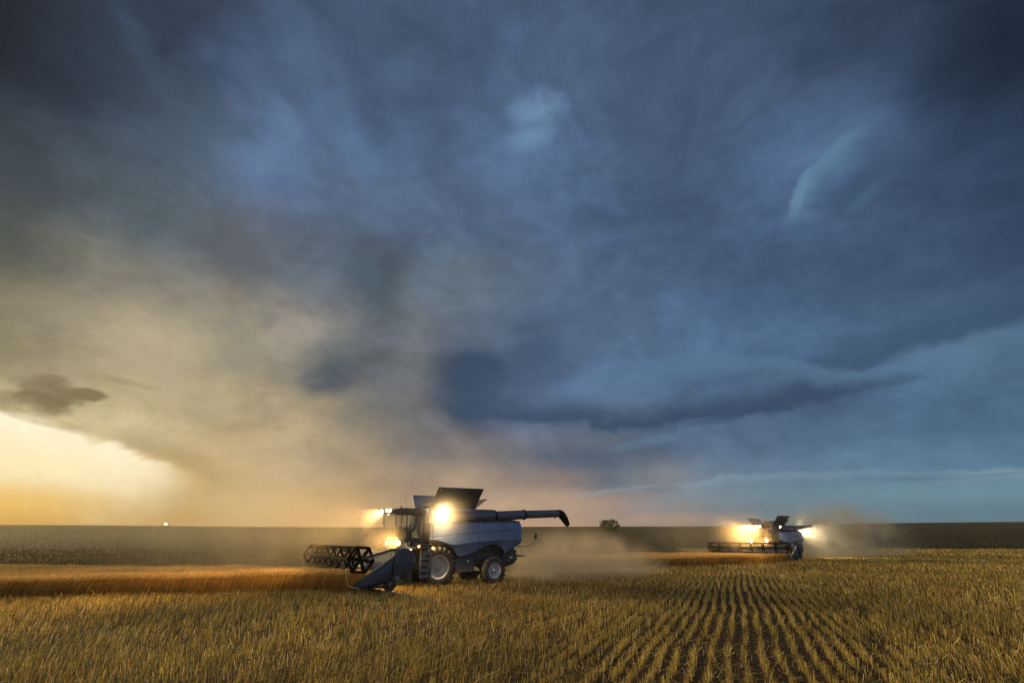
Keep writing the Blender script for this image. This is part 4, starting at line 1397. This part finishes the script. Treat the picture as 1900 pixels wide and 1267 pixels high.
    for j, yy in enumerate(ys):
        m = MB()
        end = j in (0, 7)
        wd = 0.055 if end else 0.05
        tk = 0.025
        for k in range(6):
            a, b = a0 + k * pi / 3, a0 + (k + 1) * pi / 3
            for (r_a, r_b, aa, bb, w2) in ((0.08, RR, a, a, wd),) + (((RR, RR, a, b, wd),) if end else ()) + (((RR * 0.62, RR * 0.62, a, b, 0.018),) if not end else ()):
                p = np.array([RX + r_a * cos(aa), RZ + r_a * sin(aa)])
                q = np.array([RX + r_b * cos(bb), RZ + r_b * sin(bb)])
                t = (q - p) / np.linalg.norm(q - p)
                nn = np.array([-t[1], t[0]]) * w2
                c = [p - nn, q - nn, q + nn, p + nn]
                m.hexa([(c[i][0], yy - tk, c[i][1]) for i in range(4)] + [(c[i][0], yy + tk, c[i][1]) for i in range(4)])
            if end:   # second spoke of each pair, making the v braces
                p = np.array([RX + 0.1 * cos(a + 0.5), RZ + 0.1 * sin(a + 0.5)])
                q = np.array([RX + RR * 0.94 * cos(a + 0.18), RZ + RR * 0.94 * sin(a + 0.18)])
                t = (q - p) / np.linalg.norm(q - p)
                nn = np.array([-t[1], t[0]]) * 0.02
                c = [p - nn, q - nn, q + nn, p + nn]
                m.hexa([(c[i][0], yy - tk, c[i][1]) for i in range(4)] + [(c[i][0], yy + tk, c[i][1]) for i in range(4)])
        if end:
            sg = 1 if yy > 0 else -1
            m.tube([(RX, yy - 0.06, RZ), (RX, yy + 0.06, RZ)], 0.15, 18)
            m.tube([(RX, yy + sg * 0.05, RZ), (RX, yy + sg * 0.10, RZ)], 0.05, 10)
        m.build('reel_spider', M['reel'], reel)
    # the far half of the header is a little shorter than the near half
    for part_ in [hd, reel] + list(hd.children_recursive) + list(reel.children_recursive):
        if part_.type != 'MESH':
            continue
        if part_.location.y < -1:
            part_.location.y *= 0.91
        for v_ in part_.data.vertices:
            if v_.co.y < -1:
                v_.co.y *= 0.91
    # --- lamps
    fwd = (1, 0, -0.10)
    W = (1.0, 0.60, 0.22)
    make_lamp(root, 'work_lamp', 2.50, 0.78, 3.78, 0.075, (1, 0.05, -0.03), 2600, M['lamp'], 9, 0.8, 0.06, W)
    make_lamp(root, 'work_lamp', 2.58, 0.45, 3.79, 0.075, (1, 0.16, -0.36), 9000, M['lamp'], 62, 0.8, 0.06, W)
    make_lamp(root, 'work_lamp', 2.58, -0.45, 3.79, 0.075, (1, -0.05, -0.28), 5000, M['lamp'], 60, 0.8, 0.06, W)
    make_lamp(root, 'work_lamp', 2.50, -0.78, 3.78, 0.075, (1, -0.4, -0.16), 3000, M['lamp'], 70, 0.8, 0.06, W)
    lo = make_lamp(root, 'side_work_lamp', 0.10, 1.90, 3.76, 0.10, (-0.15, 0.8, -0.55), 1150, M['lamp'], 170, 0.5, 0.10, (1.0, 0.72, 0.38))
    m = MB()
    m.tube([(0.08, 1.10, 3.86), (0.08, 1.7, 3.86), (0.10, 1.82, 3.80)], 0.02, 6)
    m.build('bracket', M['black'], lo)
    make_lamp(root, 'header_lamp', 1.98, 0.95, 2.16, 0.085, (1, 0.5, -0.15), 2300, M['lamp'], 172, 0.7, 0.06, W)
    make_lamp(root, 'header_lamp', 1.98, -0.95, 2.16, 0.085, (1, -0.25, -0.25), 1200, M['lamp'], 150, 0.7, 0.06, W)
    make_lamp(root, 'marker_lamp', 0.42, 1.95, 1.91, 0.055, (0.2, 1, 0), 45, M['glowamber'], 170, 0.3, 0.03, (1.0, 0.3, 0.04))
    m = MB()
    m.tube([(1.55, 1.50, 2.05), (1.62, 1.66, 2.10)], 0.02, 6)
    m.box(1.52, 1.66, 1.60, 1.80, 1.98, 2.22)
    hb = m.build('lamp_bracket', M['black'], root, 0.02)
    m = MB()
    m.tube([(0.42, 1.60, 1.98), (0.42, 1.84, 1.93), (0.42, 1.86, 1.91)], 0.018, 6)
    m.build('lamp_arm', M['black'], root)
    make_lamp(root, 'marker_lamp', 1.12, 1.70, 2.00, 0.045, (0.3, 1, 0), 5, M['glowamber'], 170, 0.3, 0.03, (1.0, 0.3, 0.04))  # an orange reflector, given a glow and a weak light of its own
    return root


def copy_tree(o, parent=None, lights=True):
    c = o.copy()
    COL.objects.link(c)
    c.parent = parent
    for ch in o.children:
        if lights or ch.type != 'LIGHT':
            copy_tree(ch, c, lights)
    return c


comb = make_combine()
comb.location = (O1[0], O1[1], float(ground_z(O1[0], O1[1])))
comb.rotation_euler = (0, 0, pi + TH1)
G = 'combine harvesters cutting the wheat'
tag(comb, 'big silver grey combine nearest the camera, auger stretched out behind, lamps blazing at dusk', 'combine harvester', G)
bpy.context.view_layer.update()
c2 = copy_tree(comb)
c2.location = (O2[0], O2[1], float(ground_z(O2[0], O2[1])))
c2.rotation_euler = (0, 0, pi + TH2)
tag(c2, 'second combine farther right, wrapped in glowing dust with its long reel facing us', 'combine harvester', G)
make_lamp(c2, 'rear_work_lamp', -5.45, 1.05, 3.35, 0.09, (-1, 0.8, 0.2), 5500, M['lamp'], 160, 1.0, 0.08, (1.0, 0.86, 0.62))
for part_ in c2.children_recursive:      # its side lamp is turned lower and dimmer
    if part_.type == 'LIGHT' and part_.parent.name.startswith('side_work_lamp'):
        part_.data = part_.data.copy()
        part_.data.energy = 250
# a third machine, only its lamps showing on the skyline
c3 = copy_tree(comb, None, False)
P3 = np.array([-364.0, 545.0])
c3.location = (P3[0], P3[1], float(ground_z(P3[0], P3[1])))
c3.rotation_euler = (0, 0, R_(-64))
far_lamp = emit('far_lamp_glow', (1.0, 0.86, 0.62), 260)
for part_ in c3.children_recursive:
    if part_.type == 'MESH' and part_.name.startswith('lens') and 'amber' not in part_.data.materials[0].name:
        part_.data = part_.data.copy()
        part_.data.materials[0] = far_lamp
tag(c3, 'tiny far combine on the left skyline showing only bright lamps', 'combine harvester', G)


# ------------------------------------------------------------------ tree on the skyline
def build_tree(x, y, w, h):
    rng = np.random.default_rng(23)
    z0 = float(ground_z(x, y))
    root = bpy.data.objects.new('tree', None)
    link(root)
    root.location = (x, y, z0)
    tag(root, 'lone round dark tree on the skyline between the two combines', 'tree')
    bark = surf('bark', (0.06, 0.045, 0.03), 0.9)
    leaf = surf('dark_leaves', (0.035, 0.05, 0.022), 0.8, 0, (0.06, 0.075, 0.03), 0.6, 0.8)
    m = MB()
    m.tube([(0, 0, -0.3), (0.1, 0, 1.2), (0, 0.1, 2.6)], [0.55, 0.42, 0.34], 10)
    for k in range(9):
        a = k * 0.7 + 0.2
        r = w * rng.uniform(0.2, 0.38)
        m.tube([(0, 0, 1.6 + 0.15 * k), (r * 0.5 * cos(a), r * 0.5 * sin(a), 3.2 + 0.2 * k), (r * cos(a), r * sin(a), h * rng.uniform(0.5, 0.85))], [0.2, 0.13, 0.04], 7)
    m.build('trunk', bark, root)
    # clumps of leaves
    cl = []
    for k in range(70):
        u = rng.normal(0, 1, 3)
        u /= np.linalg.norm(u)
        r = rng.uniform(0.35, 1.0) ** 0.6
        cl.append((u[0] * w * 0.5 * r * 0.92, u[1] * w * 0.45 * r, h * 0.40 + u[2] * h * (0.48 if u[2] > 0 else 0.36) * r, rng.uniform(0.06, 0.115) * w))
    m = MB()
    vs, fs = [], []
    for (cx, cy, cz, cr) in cl:
        for _ in range(120):
            u = rng.normal(0, 1, 3)
            u = u / np.linalg.norm(u) * cr * rng.uniform(0.6, 1.05)
            p = np.array([cx, cy, cz]) + u * np.array([1, 1, 0.75])
            a = rng.normal(0, 1, 3)
            a /= np.linalg.norm(a)
            b = np.cross(a, rng.normal(0, 1, 3))
            b /= np.linalg.norm(b)
            s = rng.uniform(0.12, 0.26)
            i = len(vs)
            vs += [p - a * s, p + b * s * 0.6, p + a * s, p - b * s * 0.6]
            fs.append((i, i + 1, i + 2, i + 3))
    m.add(vs, fs)
    m.build('crown', leaf, root)


TX, TY = 57.5, 305.0
build_tree(TX, TY, 12.5, 8.0)


# ------------------------------------------------------------------ dust in the air
def dust(name, center, radii, rotz, dens, label, col=(0.86, 0.74, 0.55), nscale=0.35, lo=0.35, hi=0.75, aniso=0.35, zfall=None, seed=0.0, floor_=0.0):
    import bmesh
    me = bpy.data.meshes.new(name)
    bm = bmesh.new()
    bmesh.ops.create_icosphere(bm, subdivisions=3, radius=1.0)
    bm.to_mesh(me)
    bm.free()
    o = bpy.data.objects.new(name, me)
    link(o)
    o.location = center
    o.scale = radii
    o.rotation_euler = (0, 0, rotz)
    m, N = new_mat(name + '_air')
    tc = N.n('ShaderNodeTexCoord').outputs['Object']
    ln = N.vm('LENGTH', tc, out=1)
    pos = N.n('ShaderNodeNewGeometry').outputs['Position']
    if seed:
        pos = N.vm('ADD', pos, (seed, seed * 0.7, 0))
    nz = N.noise(pos, nscale, 3, 0.6, 0.4)
    f = N.smooth(ln, 0.97, 0.1)
    d = N.m('MULTIPLY', f, N.smooth(nz, lo, hi, floor_, 1.0))
    d = N.m('MULTIPLY', d, dens)
    vs = N.n('ShaderNodeVolumePrincipled')
    vs.inputs['Color'].default_value = tuple(col) + (1,)
    vs.inputs['Anisotropy'].default_value = aniso
    N.put(vs.inputs['Density'], d)
    out = N.n('ShaderNodeOutputMaterial')
    m.node_tree.links.new(vs.outputs[0], out.inputs['Volume'])
    me.materials.append(m)
    tag(o, label=label, kind='stuff')
    return o


def at(O, A, L, x, y, z):
    p = O + A * x + L * y
    return (p[0], p[1], z)


# nearer machine: golden dust around the header and cab, tan dust thrown out behind
dust('dust_cloud', at(O1, A1, L1, 6.6, -5.0, 2.4), (11.0, 8.0, 5.0), pi + TH1, 0.042, 'golden lit dust hanging round the cab and header of the nearer combine', floor_=0.3, nscale=0.6)
dust('dust_cloud', at(O1, A1, L1, 0.1, 2.0, 3.74), (2.3, 2.1, 2.1), pi + TH1, 0.24, 'extra dust giving a bloom round the side work lamp of the nearer combine', floor_=0.7, aniso=0.5)  # dense ball of dust added to give the lamp its bloom
dust('dust_cloud', at(O1, A1, L1, 2.35, 0.6, 3.0), (1.9, 1.7, 2.1), pi + TH1, 0.17, 'extra dust making the lamps glow in front of the nearer cab', floor_=0.4)  # denser dust added so that a glow hugs the cab lamps
dust('dust_cloud', at(O1, A1, L1, -11.0, -0.5, 0.3), (8.5, 5.5, 3.3), pi + TH1, 1.0, 'tan dust rolling out behind the nearer combine', floor_=0.14, seed=13.0, nscale=0.55, lo=0.38, hi=0.70, col=(0.98, 0.80, 0.56), aniso=0.1)
# farther machine
dust('dust_cloud', at(O2, A2, L2, 1.5, -8.0, 3.0), (13.0, 8.5, 6.6), pi + TH2, 0.05, 'glowing dust round the front of the farther combine', floor_=0.3, seed=31.0, nscale=0.4)
dust('dust_cloud', at(O2, A2, L2, -19.0, 0.5, 1.6), (20.0, 8.5, 7.4), pi + TH2, 0.40, 'pale dust plume trailing behind the farther combine', floor_=0.05, seed=47.0, nscale=0.32, lo=0.40, hi=0.72, col=(0.92, 0.80, 0.58))
dust('dust_cloud', at(O2, A2, L2, 4.2, -0.4, 3.3), (5.5, 4.2, 3.4), pi + TH2, 0.11, 'bright dust glowing in front of the cab of the farther combine', floor_=0.35, seed=61.0, nscale=0.5)
dust('dust_cloud', at(O2, A2, L2, -6.5, 2.2, 3.2), (3.8, 3.2, 3.2), pi + TH2, 0.22, 'white lit dust right behind the farther combine', floor_=0.4, seed=71.0, nscale=0.5)
# old dust drifting low over the fields behind the nearer machine
dust('dust_cloud', (-75, 170, 3.0), (190, 105, 19), 0.0, 0.0016, 'wide low bank of drifting dust over the fields on the left', floor_=0.4, seed=5.0, nscale=0.03, col=(0.88, 0.74, 0.48))


# ------------------------------------------------------------------ the air itself
def haze():
    m = MB()
    m.box(-2700, 2700, -210, 3300, -3, 20)
    mat, N = new_mat('dusty_air')
    pv = N.n('ShaderNodeVolumePrincipled')
    pv.inputs['Color'].default_value = (0.80, 0.70, 0.52, 1)
    pv.inputs['Density'].default_value = 0.00025
    pv.inputs['Anisotropy'].default_value = 0.3
    o = N.n('ShaderNodeOutputMaterial')
    mat.node_tree.links.new(pv.outputs[0], o.inputs['Volume'])
    tag(m.build('haze', mat), kind='stuff', label='thin dusty evening air over the whole field')


haze()
